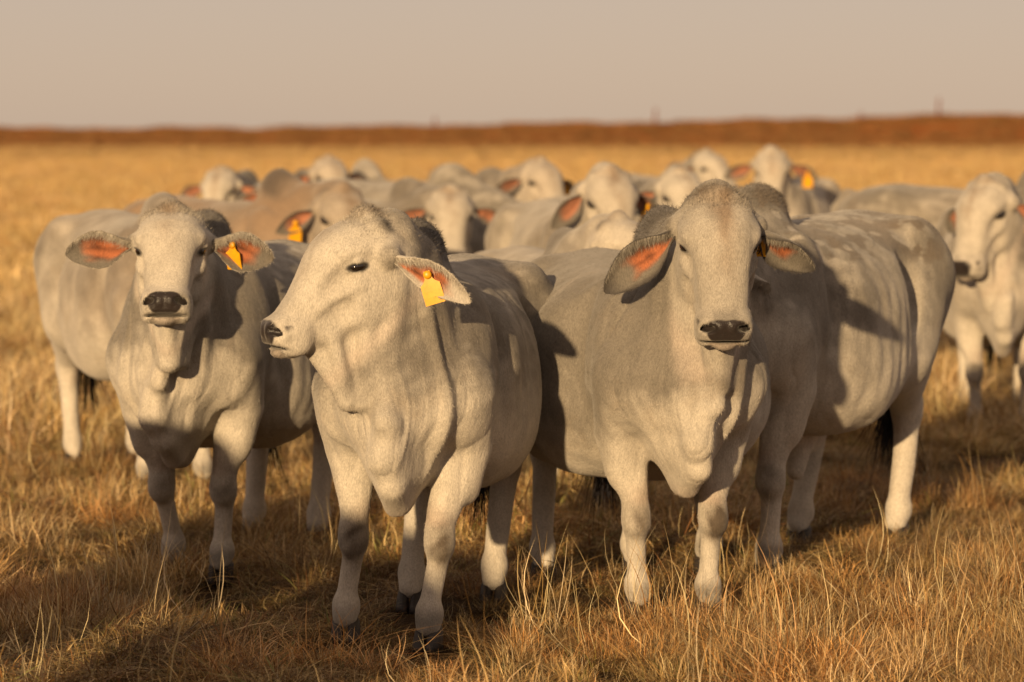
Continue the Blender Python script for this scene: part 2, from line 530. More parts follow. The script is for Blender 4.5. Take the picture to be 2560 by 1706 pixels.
# tag outline (unit: metres), hangs along -v from its button
TAG = [(-.009, .012), (-.012, .004), (-.012, -.012), (-.017, -.020), (-.031, -.030), (-.031, -.092), (.031, -.092), (.031, -.030), (.017, -.020), (.012, -.012), (.012, .004), (.009, .012)]
def tag_mesh(bend):
    import bmesh
    bm = bmesh.new()
    n = 9
    rows = [(.012, .009), (.004, .012), (-.012, .012), (-.021, .018), (-.030, .030), (-.05, .031), (-.07, .031), (-.092, .031)]
    for side in (1, -1):
        pass
    grid = []
    for zz, hw in rows:
        row = []
        for j in range(n):
            x = -hw + 2 * hw * j / (n - 1)
            y = bend * ((zz + .0) ** 2) * 9 - bend * .9 * (x / .031) ** 2 * .010
            row.append((x, y, zz))
        grid.append(row)
    f = [[bm.verts.new(p) for p in r] for r in grid]
    b = [[bm.verts.new((p[0], p[1] + .0022, p[2])) for p in r] for r in grid]
    m = len(rows)
    for i in range(m - 1):
        for j in range(n - 1):
            bm.faces.new((f[i][j], f[i + 1][j], f[i + 1][j + 1], f[i][j + 1]))
            bm.faces.new((b[i][j], b[i][j + 1], b[i + 1][j + 1], b[i + 1][j]))
        bm.faces.new((f[i][0], b[i][0], b[i + 1][0], f[i + 1][0]))
        bm.faces.new((f[i][-1], f[i + 1][-1], b[i + 1][-1], b[i][-1]))
    for j in range(n - 1):
        bm.faces.new((f[0][j], f[0][j + 1], b[0][j + 1], b[0][j]))
        bm.faces.new((f[-1][j], b[-1][j], b[-1][j + 1], f[-1][j + 1]))
    me = bpy.data.meshes.new('ear_tag'); bm.to_mesh(me); bm.free()
    return me
def button_mesh():
    import bmesh
    bm = bmesh.new()
    n = 16
    prof = [(0, -.009), (.006, -.009), (.0125, -.0055), (.013, -.001), (.004, 0), (.004, .012), (.0, .012)]
    rings = [[bm.verts.new((r * math.cos(2 * math.pi * i / n), y, r * math.sin(2 * math.pi * i / n))) for i in range(n)] if r else [bm.verts.new((0, y, 0))] for r, y in prof]
    for a, b in zip(rings, rings[1:]):
        for i in range(n):
            p = [a[i % len(a)], a[(i + 1) % len(a)], b[(i + 1) % len(b)], b[i % len(b)]]
            p = list(dict.fromkeys(p))
            if len(p) > 2: bm.faces.new(p)
    bmesh.ops.recalc_face_normals(bm, faces=bm.faces)
    me = bpy.data.meshes.new('tag_button'); bm.to_mesh(me); bm.free()
    for p in me.polygons: p.use_smooth = True
    return me
TAG_ME = [tag_mesh(.05), tag_mesh(.28)]
BUTTON_ME = button_mesh()

def hoof_mesh():
    """two claws, tip towards +x, sole at z=0"""
    import bmesh
    bm = bmesh.new()
    n = 12
    for sgn in (1, -1):
        rings = []
        for z, sc_, fx, sx in ((0, 1.0, .030, .062), (.02, .97, .026, .058), (.045, .86, .014, .050), (.066, .74, .004, .042), (.074, .5, .0, .03)):
            r = []
            for i in range(n):
                a = 2 * math.pi * i / n
                c, s_ = math.cos(a), math.sin(a)
                x = fx + sx * (c * (1.0 if c > 0 else .8)) * (1 if c < .5 else 1.04)
                y = sgn * (.0285 + .026 * sc_ * s_ - .010 * max(0, c) * sc_)
                r.append(bm.verts.new((x, y, z)))
            rings.append(r)
        for a, b in zip(rings, rings[1:]):
            for i in range(n): bm.faces.new((a[i], a[(i + 1) % n], b[(i + 1) % n], b[i]))
        bm.faces.new(rings[0][::-1]); bm.faces.new(rings[-1])
    bmesh.ops.recalc_face_normals(bm, faces=bm.faces)
    me = bpy.data.meshes.new('hoof'); bm.to_mesh(me); bm.free()
    for p in me.polygons: p.use_smooth = True
    return me
HOOF_ME = hoof_mesh()

def eye_mesh():
    import bmesh
    bm = bmesh.new()
    bmesh.ops.create_uvsphere(bm, u_segments=20, v_segments=12, radius=1.0)
    me = bpy.data.meshes.new('eye'); bm.to_mesh(me); bm.free()
    for p in me.polygons: p.use_smooth = True
    return me
EYE_ME = eye_mesh()

def rot_from(x, z):
    """matrix whose columns are x, y, z with z as close as possible to the one given"""
    x = unit(x); y = unit(np.cross(z, x)); z = np.cross(x, y)
    return np.stack([x, y, z], 1)

def build_cow(label, pos, body, look, pitch=58, neck=40, poll=None, scale=1.0, hs=1.04, fine=True, fat=1.0, feet=None, ears=None, tags=(), grey=0.5,
              brown=0.0, mottle=0.0, dark_hump=0.5, seed=1, hump=1.0, sheath=False, name='zebu_cow', tail=True, lobe=1.0, roll=0.0, lobe_off=0.0, hb=1.0, lobe_back=.165, knee=1.0, group='herd of grey zebu cattle', tail_dx=(0, 0), face_grey=0.0, neckfold=1.0, ground=0.0, cat='cow', hc=None, hf=None):
    """pos: world x, y of the point between the front hooves; body, look: where body and face point (0 = at the camera, + = picture right)"""
    rng = np.random.RandomState(seed)
    if not fine:      # no two of the farther animals have quite the same coat
        face_grey = face_grey or .25 + .3 * rng.rand(); brown = brown or .30 * rng.rand(); hb = max(hb, 1.25)
    yaw = R(look - body); ph = R(pitch)
    u = V3(math.cos(ph) * math.cos(yaw), math.cos(ph) * math.sin(yaw), -math.sin(ph))
    v = V3(-math.sin(yaw), math.cos(yaw), 0)
    w_ = np.cross(u, v)
    if roll:
        cr, sr = math.cos(R(roll)), math.sin(R(roll))
        v, w_ = v * cr + w_ * sr, w_ * cr - v * sr
    H = np.stack([u, v, w_], 1)
    if poll is None:
        e = R(neck); ya = yaw * .5
        P = V3(.06 + .42 * math.cos(e) * math.cos(ya), .42 * math.cos(e) * math.sin(ya), 1.05 + .42 * math.sin(e))
    else: P = V3(*poll)
    h = lambda a, b, c: P + H @ (V3(a, b, c) * hs)
    fl, ll = V3(math.cos(yaw), math.sin(yaw), 0), V3(-math.sin(yaw), math.cos(yaw), 0)
    lev = lambda q: fl * q[0] + ll * q[1] + V3(0, 0, 1) * q[2]
    # --- grid, fine round the head
    hc = hc or (.0115 if fine else .027); hf = hf or (.0052 if fine else .016)
    hp = np.array([h(a, b, c) for a in (-.07, .53) for b in (-.15, .15) for c in (-.27, .12)])
    lo, hi = hp.min(0), hp.max(0)
    xm = max(hi[0], .45) + .05
    ym = max(.5, abs(lo[1]) + .05, abs(hi[1]) + .05)
    F = Field([axis(-1.56, xm, lo[0], hi[0], hc, hf), axis(-ym, ym, lo[1], hi[1], hc, hf), axis(.02, max(1.5, hi[2] + .06), lo[2], hi[2], hc, hf)])
    I3 = np.eye(3)
    fw = fat
    bd = .10 * (fw - 1)
    F.loft(V3(0, 0, 0), I3, [(-1.43, 1.06, .96, .04, 0), (-1.38, 1.13, .80, .15, 0), (-1.27, 1.185, .66, .225, 0), (-1.08, 1.215, .60, .262, 0), (-.88, 1.20, .53 - bd, .30 * fw, 0),
        (-.62, 1.18, .475 - bd, .335 * fw, 0), (-.36, 1.18, .47 - bd, .325 * fw, .05), (-.15, 1.19, .50, .285, .25), (.04, 1.16, .53, .250, .42), (.18, 1.08, .55, .210, .5), (.29, .98, .60, .155, .4), (.37, .88, .66, .06, 0)], k=.05, n=2.15)
    for s_ in (1, -1):
        F.ell((-1.04, s_ * .215, 1.125), (.085, .065, .055), .075)              # hook bone
        F.ell((-1.2, s_ * .145, .93), (.17, .12, .22), .08)                # rump
        F.ell((-.02, s_ * .175, .90), (.14, .085, .26), .07, rot_from(V3(.95, 0, .3), V3(-.3, 0, .95)))   # shoulder blade
        F.ell((.13, s_ * .160, .79), (.10, .092, .13), .06)                # point of shoulder
        F.ell((-.5, s_ * .14 * fw, .66), (.36, .19 * fw, .20), .09)        # paunch
        F.ell((-.84, s_ * .27 * fw, .93), (.10, .055, .14), .06, sub=True) # flank hollow
        F.ell((-.17, s_ * .30, .98), (.035, .05, .20), .07, sub=True)      # behind the shoulder
    # hump
    F.ell((-.10, 0, 1.17), (.20, .085 + .02 * hump, .10 + .07 * hump), .07, rot_from(V3(.95, 0, -.22), V3(.2, 0, 1)))
    F.ell((-.16, 0, 1.23 + .03 * hump), (.11, .065, .055 + .04 * hump), .06)
    # neck
    F.chain([V3(-.10, 0, 1.10), (V3(-.1, 0, 1.10) + h(-.03, 0, -.08)) * .5 + V3(0, 0, .0), h(-.01, 0, -.075)], [.12, .105, .085], .06)
    F.chain([V3(.06, 0, .95), (V3(.06, 0, .95) + h(.08, 0, -.15)) * .5, h(.07, 0, -.14)], [.19, .155, .105], .07)
    F.chain([V3(.18, 0, .78), (V3(.18, 0, .78) + h(.15, 0, -.2)) * .5, h(.15, 0, -.19)], [.16, .115, .06], .07)
    # legs
    ft = {'fl': (0, .13), 'fr': (0, -.13), 'hl': (-1.15, .15), 'hr': (-1.15, -.15)}
    if feet:
        for k_, q in feet.items(): ft[k_] = q
    for k_, s_ in (('fl', 1), ('fr', -1)):
        fx, fy = ft[k_]
        elb = V3(-.02, s_ * .180, .645); kn = V3(.025 + fx * .5, s_ * .145 * .5 + fy * .5, .345); fe = V3(fx - .005, fy, .115)
        F.chain([V3(.09, s_ * .175, .82), elb + V3(.02, 0, 0)], [.12, .090], .05)
        F.chain([elb + V3(.025, -s_ * .01, -.01), kn + V3(-.006, 0, .05)], [.078, .045], .035)
        F.ell(elb + V3(.028, s_ * .012, -.085), (.055, .048, .105), .04)
        F.ell(kn + V3(.006, 0, 0), (.052, .051, .066), .022)
        F.ell(kn + V3(.022, 0, -.02), (.035, .036, .035), .02)
        F.chain([kn + V3(-.010, 0, -.03), fe + V3(0, 0, .03)], [.034, .032], .025)
        F.cone(kn + V3(-.035, 0, -.05), fe + V3(-.028, 0, .03), .018, .016, .02)
        F.ell(fe, (.040, .042, .044), .025)
        F.ell(fe + V3(-.035, 0, -.02), (.022, .034, .022), .02)
        F.chain([fe, V3(fx + .016, fy, .085)], [.040, .040], .02)
    for k_, s_ in (('hl', 1), ('hr', -1)):
        fx, fy = ft[k_]
        ox = fx + 1.15
        hk = V3(-1.235 + .62 * ox, s_ * .155 * .4 + fy * .6, .475); fe = V3(fx - .015, fy, .125)
        F.chain([V3(-1.12, s_ * .16, .98), V3(-.97 + .3 * ox, s_ * .19, .70)], [.175, .135], .08)
        F.chain([V3(-1.22, s_ * .13, .95), V3(-1.17 + .3 * ox, s_ * .15, .66)], [.15, .10], .08)
        F.chain([V3(-.99 + .3 * ox, s_ * .18, .71), hk + V3(.02, 0, .03)], [.125, .056], .06)
        F.cone(hk + V3(-.045, 0, .045), V3(-1.24 + .3 * ox, s_ * .14, .75), .026, .05, .05)
        F.ell(hk, (.062, .046, .07), .04)
        F.chain([hk + V3(0, 0, -.02), fe + V3(0, 0, .03)], [.047, .038], .03)
        F.ell(fe, (.044, .045, .046), .03)
        F.ell(fe + V3(-.035, 0, -.02), (.022, .034, .022), .02)
        F.chain([fe, V3(fx + .014, fy, .085)], [.040, .040], .02)
    # tail
    tp = [V3(-1.38, 0, 1.13), V3(-1.45, 0, 1.05), V3(-1.47 + tail_dx[0] * .4, tail_dx[1] * .4, .82), V3(-1.44 + tail_dx[0], tail_dx[1], .58)]
    if tail: F.chain(tp, [.05, .036, .024, .016], .025)
    if sheath:
        F.ell((-.62, 0, .45), (.16, .035, .09), .05)
        F.cone((-.56, 0, .42), (-.50, 0, .31), .045, .032, .04)
    # dewlap: throat lobe, flap down the neck, brisket
    T = h(.12, 0, -.215); J = h(.30, 0, -.160); C = h(.41, 0, -.118)
    dn = V3(0, 0, -1)
    chin = h(.455, 0, -.118)
    L1 = chin - fl * lobe_back + dn * .150 * lobe + H[:, 1] * lobe_off * .85
    L0 = chin - fl * (lobe_back + .09) + dn * .150 * lobe + H[:, 1] * lobe_off
    B0 = V3(.34, 0, .86); B1 = V3(.408, .012, .74); B2 = V3(.388, -.012, .63); B2b = V3(.330, .006, .54); B3 = V3(.22, .0, .465); B4 = V3(.10, 0, .42)
    wv = lambda t, a: V3(0, a * math.sin(6 * t + seed), 0)
    E1 = L0 * .66 + B1 * .34 + V3(.030, 0, -.01) + wv(.3, .022); E2 = L0 * .33 + B1 * .67 + V3(.036, 0, -.01) + wv(.7, .022)
    N1 = T * .55 + B0 * .45 + V3(-.07, 0, 0)
    th = .012
    F.cone(h(.38, 0, -.125), L1, .034, .017, .03); F.cone(h(.29, 0, -.165), L1 * .6 + L0 * .4 + dn * .008, .050, .022, .03); F.cone(T, L0, .058, .022, .035)
    for s_ in (1, -1):
        lv = H[:, 1] * s_
        F.cone(h(.33, s_ * .050, -.130), L1 + lv * .016, .026, .018, .03); F.cone(h(.22, s_ * .070, -.180), L1 * .5 + L0 * .5 + lv * .030, .034, .020, .035); F.cone(h(.12, s_ * .075, -.19), L0 + lv * .04, .04, .022, .04)
    F.tri(C, J, L1, th, .03); F.tri(J, T, L1, th, .03); F.tri(T, L1, L0, th, .03)
    F.tri(T, L0, N1, th, .035); F.tri(L0, E1, N1, th, .03); F.tri(E1, E2, N1, th, .03); F.tri(N1, E2, B0 + V3(-.08, 0, 0), th, .035); F.tri(E2, B1, B0 + V3(-.08, 0, 0), th, .035)
    F.chain([L0, E1, E2, B1, B2], [.013, .011, .011, .012, .010], .035)
    F.chain([B2, B2b, B3], [.010, .008, .005], .05)
    F.tri(B0, B1, B2, th * 1.3, .05); F.tri(V3(.2, 0, .6), B2, B2b, th * 1.2, .06); F.tri(V3(.2, 0, .6), B2b, B3, th * 1.2, .06); F.tri(B0, B2, V3(.2, 0, .6), th * 1.4, .06)
    F.ell((.14, 0, .615), (.18, .110, .095), .05)
    F.ell((.19, 0, .57), (.20, .042, .105), .07, rot_from(V3(.8, 0, .6), V3(-.6, 0, .8)))
    # hanging folds of loose skin
    if neckfold and fine:
        for s_ in (1, -1):
            F.chain([h(.21, s_ * .055, -.19), L1 * .5 + h(.2, s_ * .05, -.2) * .5 + V3(0, s_ * .012, 0), L1 + V3(0, s_ * .012, .03)], [.006, .016, .006], .025)
    # --- head
    hl = lambda rows: [(a * hs, b * hs, c * hs, d * hs) for a, b, c, d in rows]
    a38, a34 = R(38), R(34)
    MF = H @ np.array([[math.cos(a38), 0, -math.sin(a38)], [0, 1, 0], [math.sin(a38), 0, math.cos(a38)]])    # muzzle frame: nose pad faces its first axis
    EF = H @ np.array([[math.cos(a34), 0, -math.sin(a34)], [0, 1, 0], [math.sin(a34), 0, math.cos(a34)]])    # eye frame
    M0 = h(.472, 0, -.030)
    m = lambda a, b, c: M0 + MF @ (V3(a, b, c) * hs)
    F.loft(P, H, hl([(-.032, -.06, -.10, .035), (-.012, -.014, -.13, .080), (.02, .028, -.15, .107), (.06, .058, -.16, .119), (.12, .078, -.165, .121), (.17, .079, -.165, .115), (.22, .067, -.16, .101),
                     (.28, .043, -.15, .089), (.34, .022, -.135, .082), (.40, .012, -.12, .075), (.44, .004, -.11, .070), (.465, -.02, -.10, .05)]), .035, 2.6)
    F.loft(P, H, hl([(.05, -.08, -.19, .05), (.09, -.08, -.225, .086), (.15, -.08, -.238, .096), (.22, -.08, -.222, .090), (.30, -.075, -.188, .074), (.37, -.07, -.152, .060), (.42, -.07, -.131, .050), (.46, -.08, -.122, .03)]), .035, 2.2)
    for s_ in (1, -1):
        F.ell(h(.170, s_ * .080, -.135), V3(.115, .044, .085) * hs, .03, H)          # cheek
        F.ell(h(.120, s_ * .107, -.008), V3(.050, .022, .020) * hs, .03, EF)         # brow
        F.cone(h(.185, s_ * .100, -.086), h(.33, s_ * .064, -.062), .024 * hs, .016 * hs, .018)   # cheek bone
        F.ell(m(-.056, s_ * .058, .004), V3(.052, .034, .044) * hs, .025, MF)        # side of the muzzle
        F.ell(m(-.058, s_ * .060, -.034), V3(.044, .028, .027) * hs, .018, MF)       # hanging lip
        F.cone(h(.045, s_ * .090, -.070), h(.062, s_ * .128, -.082), .042 * hs, .036 * hs, .03)  # ear root
        F.ell(h(.018, s_ * .082, -.014), V3(.026, .024, .024) * hs * hb, .025, H)             # horn bud
        F.ell(h(.235, s_ * .110, -.032), V3(.065, .024, .028) * hs, .026, H, sub=True)
        F.ell(h(.305, s_ * .100, -.108), V3(.065, .020, .030) * hs, .04, H, sub=True) # hollow before the eye
    F.ell(h(.012, 0, .014), V3(.040, .065, .035) * hs, .03, H)
    F.ell(h(.004, 0, .024), V3(.032, .030, .030) * hs, .03, H)                        # poll
    F.rbox(m(-.052, 0, .010), V3(.062, .080, .050) * hs, .038 * hs, MF, .02)           # muzzle
    F.rbox(m(-.018, 0, .014), V3(.034, .057, .042) * hs, .022 * hs, MF, .010)          # nose pad
    F.ell(m(-.050, 0, -.047), V3(.054, .044, .022) * hs, .012, MF)                     # lower lip
    if fine:
        mo = H @ np.array([[math.cos(R(62)), 0, -math.sin(R(62))], [0, 1, 0], [math.sin(R(62)), 0, math.cos(R(62))]])
        mo = MF @ np.array([[math.cos(R(15)), 0, -math.sin(R(15))], [0, 1, 0], [math.sin(R(15)), 0, math.cos(R(15))]])
        F.ell(m(-.012, 0, -.031), V3(.062, .078, .0050) * hs, .008, mo, sub=True)      # mouth line
        for s_ in (1, -1):
            F.cone(m(.016, s_ * .038, .026), m(-.008, s_ * .060, .018), .0095 * hs, .0125 * hs, .008, sub=True)      # nostril: a comma running back along the side
            F.cone(m(-.008, s_ * .062, .018), m(-.034, s_ * .080, .002), .0125 * hs, .005 * hs, .008, sub=True)
            F.ell(m(.006, s_ * .020, .020), V3(.016, .016, .022) * hs, .012, MF)   # swell of the pad beside the nostril
            F.ell(h(.150, s_ * .119, -.043), V3(.032, .016, .0135) * hs, .012, EF, sub=True)   # eye socket
            lid = lambda a, c, y: h(.150, 0, -.043) + EF @ (V3(a, s_ * y, c) * hs)
            F.cone(lid(-.034, .000, .109), lid(.0, .0175, .122), .0080 * hs, .0105 * hs, .009)
            F.cone(lid(.0, .0175, .122), lid(.036, .001, .100), .0105 * hs, .005 * hs, .009)
            F.cone(lid(-.032, -.006, .110), lid(.0, -.0145, .114), .006 * hs, .007 * hs, .010)
            F.cone(lid(.0, -.0145, .114), lid(.034, -.010, .098), .007 * hs, .005 * hs, .010)
            F.cone(lid(-.032, .026, .112), lid(.02, .036, .112), .009 * hs, .007 * hs, .012)    # fold above the lid
    if fine and neckfold:
        F.folds(h(.06, 0, -.20) + V3(-.06, 0, 0), V3(.16, 0, .56), 7.0, .026 * neckfold, seed, P, H, hs)
    F.d[:, :, 0] = 1.0
    vs, qs = F.nets()
    # gentle lumps so that no surface is perfectly even
    lump = Noise3(seed + 7, 12, 9.0); lump2 = Noise3(seed + 9, 12, 26.0); drape = Noise3(seed + 11, 16, 1.0)
    hv = ((vs - P) @ H) / hs                                                      # head coordinates
    inhead = sstep(.05, .0, np.maximum(np.maximum(.02 - hv[:, 0], hv[:, 0] - .5), np.abs(hv[:, 2] + .07) - .17)) * sstep(.16, .13, np.abs(hv[:, 1]))
    ctr = V3(-.5, 0, .8)
    crease = 0.0
    if fine:      # sharp little skin creases on neck and brisket, ribs just showing under the hide
        loose = sstep(-.12, .12, vs[:, 0]) * sstep(.40, .55, vs[:, 2])
        cz = np.abs(Noise3(seed + 14, 16, 1.0)(vs * V3(30, 30, 5.5))); cx = np.abs(Noise3(seed + 15, 16, 1.0)(vs * V3(16, 40, 9)))
        crease = .0075 * (np.sqrt(cz + .01) - .8) * loose + .003 * (np.sqrt(cx + .01) - .8) * (1 - .5 * loose)
        crease = crease + .0022 * np.sin(vs[:, 0] * 72 + 5 * vs[:, 2]) * sstep(-.80, -.65, vs[:, 0]) * sstep(-.22, -.34, vs[:, 0]) * sstep(.55, .7, vs[:, 2]) * sstep(1.08, .95, vs[:, 2])
    nd = vs - ctr; nd /= np.linalg.norm(nd, axis=1, keepdims=True)
    vs = vs + nd * ((lump(vs) * .0050 + lump2(vs) * .0014 + drape(vs * V3(26, 26, 7)) * .0022 * sstep(-.75, -.2, vs[:, 0]) + crease + drape(vs @ np.array([[18, 6, 5], [5, 20, 4], [-9, 3, 8.]])) * .0022) * (1 - .9 * inhead) * sstep(.1, .4, vs[:, 2]))[:, None]
    # --- coat colours
    n1 = Noise3(seed + 1, 12, 5.0)(vs); n2 = Noise3(seed + 2, 14, 16.0)(vs); n3 = Noise3(seed + 3, 14, 45.0)(vs); n4 = Noise3(seed + 12, 16, 1.0)(vs * V3(34, 34, 9))
    x, y, z = vs.T
    g = sstep(.55, .95, z + .06 * n1) * (.55 + .45 * sstep(.1, -.2, x))
    neckz = np.exp(-(((x - .10) / .34) ** 2 + ((z - 1.05) / .27) ** 2))
    hip = np.exp(-(((x + 1.15) / .25) ** 2 + ((z - 1.08) / .2) ** 2))
    pale = np.maximum(sstep(-.02, .16, x) * sstep(.92, .66, z + .05 * n1), sstep(.78, .50, z + .05 * n1))      # brisket, belly and legs stay pale
    side = .75 + .25 * sstep(.05, .2, np.abs(y))
    g = np.clip(grey * (.25 + .50 * g + 1.0 * neckz * side + .35 * hip) * (1 - .85 * pale) * (1 + .10 * n2 + .13 * n3 + .12 * n4) + .03 * n2 + .05 * n3, 0, 1)
    g *= (1 - inhead * (1 - face_grey)) * sstep(.30, .62, z + .05 * n2)
    col = WHITE[None] * (1 - g[:, None]) + GREY[None] * g[:, None]
    face_ = inhead * sstep(-.02, .06, hv[:, 2] + .12)
    hz = np.exp(-(((x + .13) / .2) ** 2)) * sstep(1.12, 1.27, z + .03 * n2) * dark_hump * sstep(.3, .12, np.abs(y)) * (1 - inhead)
    col = col * (1 - hz[:, None]) + DARK[None] * 1.25 * hz[:, None]
    if brown:
        b_ = np.clip(brown * (.6 + .3 * n1) * sstep(.5, .9, z) * (1 - .8 * hz), 0, .9)[:, None]; col = col * (1 - b_) + BROWN[None] * b_
    if mottle:
        m_ = sstep(.25, .75, Noise3(seed + 5, 18, 26.)(vs * V3(.6, 1, 1)) + .5 * n3 + .45 * Noise3(seed + 4, 18, 80.)(vs * V3(.5, 1, 1)) + .1) * sstep(.98, 1.06, z + .04 * n1) * mottle * sstep(-1.32, -1.0, x)
        col = col * (1 - m_[:, None]) + (GREY * .55 + BROWN * .2)[None] * m_[:, None]
        m_ = sstep(1.0, 1.5, Noise3(seed + 6, 16, 40.)(vs * V3(.45, 1, 1)) + .5 * n3) * sstep(1.0, 1.06, z) * mottle * .5 * sstep(-1.0, -.7, x)
        col = col * (1 - m_[:, None]) + (WHITE * 1.12)[None] * m_[:, None]
    # darker knees and hocks, smudges
    for k_ in ('fl', 'fr'):
        fx, fy = ft[k_]
        sk = 1 if k_ == 'fl' else -1
        d2 = ((x - (.025 + fx * .5) - .05) / .06) ** 2 + ((y - (sk * .0725 + fy * .5) - .01) / .045) ** 2 + ((z - .33 - .02 * rng.rand()) / .085) ** 2
        m_ = np.exp(-d2 * .9 + .35 * n3) * (.45 + .6 * rng.rand()) * knee
        m_ = np.clip(m_, 0, .92)[:, None]; col = col * (1 - m_) + (BROWN * .22)[None] * m_
        m_ = (np.exp(-((z - .10) / .03) ** 2) * .5 * sstep(-.05, .06, x - fx))[:, None]; col = col * (1 - m_) + (GREY * .6)[None] * m_
    # underside and inner thighs: pinkish skin
    m_ = (sstep(.50, .42, z) * sstep(.38, .41, z) * sstep(.2, .1, np.abs(y)) * .35)[:, None]; col = col * (1 - m_) + SKIN[None] * m_
    # face: brownish parting on the forehead, pale cheeks, dark eye rims, black nose
    hu, hvv, hw_ = hv.T
    fo = np.exp(-((hvv + .01 * n2) / (.035 + .02 * sstep(.15, 0, hu))) ** 2) * sstep(.34, .12, hu + .03 * n2) * sstep(-.05, .0, hw_) * inhead
    m_ = np.clip(fo * (.30 + .5 * face_grey + .25 * n3), 0, .8)[:, None]; col = col * (1 - m_) + (BROWN * .75 + GREY * .2)[None] * m_
    m_ = np.clip(np.exp(-(((hu + .005) / .03) ** 2 + (hvv / .09) ** 2 + ((hw_ - .01) / .05) ** 2)) * (.5 + .3 * n3), 0, .8)[:, None]; col = col * (1 - m_) + (BROWN * .6)[None] * m_
    m_ = np.clip(np.exp(-(((hu - .0) / .024) ** 2 + ((np.abs(hvv) - .095) / .022) ** 2 + ((hw_ + .02) / .03) ** 2)) * 1.0, 0, .85)[:, None] * (.3 + .7 * dark_hump); col = col * (1 - m_) + DARK[None] * m_
    mv = ((vs - M0) @ MF) / hs; mu_, my_, mw_ = mv.T
    evv = ((vs - h(.150, 0, -.043)) @ EF) / hs
    ed = np.sqrt((evv[:, 0] / np.where(evv[:, 0] > 0, .046, .036)) ** 2 + ((np.abs(evv[:, 1]) - .110) / .03) ** 2 + (evv[:, 2] / .0185) ** 2)
    m_ = sstep(1.15, .75, ed + .08 * n3)[:, None]; col = col * (1 - m_) + (DARK * .4)[None] * m_
    mye = np.maximum(np.abs(my_) - .024 * sstep(.0, -.03, mu_) * sstep(.035, .02, np.abs(mw_ - .014)), 0)
    pad = (np.abs(mye / (.060 + .20 * np.clip(mw_ - .0, -.03, .05))) ** 2.6 + np.abs((mw_ - .014 + .10 * np.clip(.03 - np.abs(my_), 0, .03)) / .0425) ** 2.6) ** (1 / 2.6)
    npad = sstep(1.05, .94, pad + .015 * n3) * sstep(-.064, -.052, mu_ - .5 * np.abs(mw_ - .016))
    m_ = npad[:, None]; col = col * (1 - m_) + NOSE[None] * m_
    lip = sstep(-.05, -.02, mu_) * sstep(-.022, -.032, mw_) * sstep(.06, .045, np.abs(my_)) * sstep(-.12, -.05, mw_)
    m_ = (lip * .5)[:, None]; col = col * (1 - m_) + (SKIN * .5)[None] * m_
    mol = mw_ + .031 - .268 * (mu_ + .012)
    ml = np.exp(-(mol / .0045) ** 2) * sstep(-.075, -.06, mu_) * sstep(.09, .07, np.abs(my_)) * sstep(.06, .03, mu_)
    m_ = np.clip(ml * .85, 0, .85)[:, None]; col = col * (1 - m_) + (DARK * .4)[None] * m_
    ct = np.exp(-(((np.abs(my_) - (.052 - .75 * mu_)) / .010) ** 2 + ((mw_ - .020 - .45 * mu_) / .013) ** 2)) * sstep(-.045, -.03, mu_)
    m_ = np.clip(ct * .9, 0, .8)[:, None]; col = col * (1 - m_) + (NOSE * .35)[None] * m_
    sp_ = sstep(1.9, 1.05, pad) * sstep(-.06, -.02, mu_) * (1 - npad)                   # speckle round the pad
    m_ = (sp_ * np.clip(.06 + .2 * n3, 0, .35))[:, None]; col = col * (1 - m_) + (DARK * .8)[None] * m_
    th_ = sstep(-.2, -.25, hw_) * inhead * .25
    m_ = th_[:, None]; col = col * (1 - m_) + SKIN[None] * m_
    col = np.clip(col, .004, .9)
    # --- objects
    root = bpy.data.objects.new(name, None); COL.objects.link(root)
    root.empty_display_size = .2
    root.location = (pos[0], pos[1], ground); root.scale = (scale,) * 3
    fdir = (math.sin(R(body)), -math.cos(R(body)))
    root.rotation_euler = (0, 0, math.atan2(fdir[1], fdir[0]))
    tag(root, label, cat, group)
    me = mesh_np('body', vs, qs, None, True, col, {'nose': npad})
    obj('body', me, M_HIDE, root)
    # ears
    ears = ears or {}
    darkrim = float(np.clip(face_grey + (dark_hump - .5) * .3, 0, 1)) if fine else .2
    store = {}
    for s_, key in ((1, 'left'), (-1, 'right')):
        e = dict(d=(-.15, .95, -.30), n=(.9, .15, -.35), L=.245, W=.125, droop=.25)
        e.update(ears.get(key, {}))
        d_ = V3(*e['d']); d_[1] *= s_; n_ = V3(*e['n']); n_[1] *= s_
        base = h(.062, s_ * .116, -.080)
        ev, eq, ec, inner, outer = ear_mesh(base, lev(d_), lev(n_), e['L'] * hs, e['W'] * hs, e['droop'], rng, e.get('dark', darkrim), fine)
        eo = obj('ear', mesh_np('ear', ev, eq, None, True, ec, {'nose': np.zeros(len(ev))}), M_HIDE, root)
        store[key] = (inner, outer, lev(d_), lev(n_))
        if fine:
            n_i = inner.shape
            rt, dr, ln, cc = [], [], [], []
            upper = 0 if inner[n_i[0] // 2, 0, 2] > inner[n_i[0] // 2, -1, 2] else n_i[1] - 1
            step = 1 if upper == 0 else -1
            for _ in range(1500):
                i = int(rng.beta(1.1, 2.0) * (n_i[0] - 2)); j = upper + step * int(abs(rng.normal()) * 2.2)
                j = min(max(j, 0), n_i[1] - 1)
                p = inner[i, j] + (inner[i + 1, j] - inner[i, j]) * rng.rand()
                cenp = inner[i, n_i[1] // 2]
                q_ = unit(cenp - inner[i, upper]) * .8 + unit(lev(n_)) * .55 + unit(lev(d_)) * .35 + rng.normal(size=3) * .22
                rt.append(p); dr.append(q_); ln.append((.014 + .022 * rng.rand()) * (1.3 - i / n_i[0]))
                cc.append((WHITE * (.75 + .4 * rng.rand())) * (1 - .45 * e.get('dark', darkrim)))
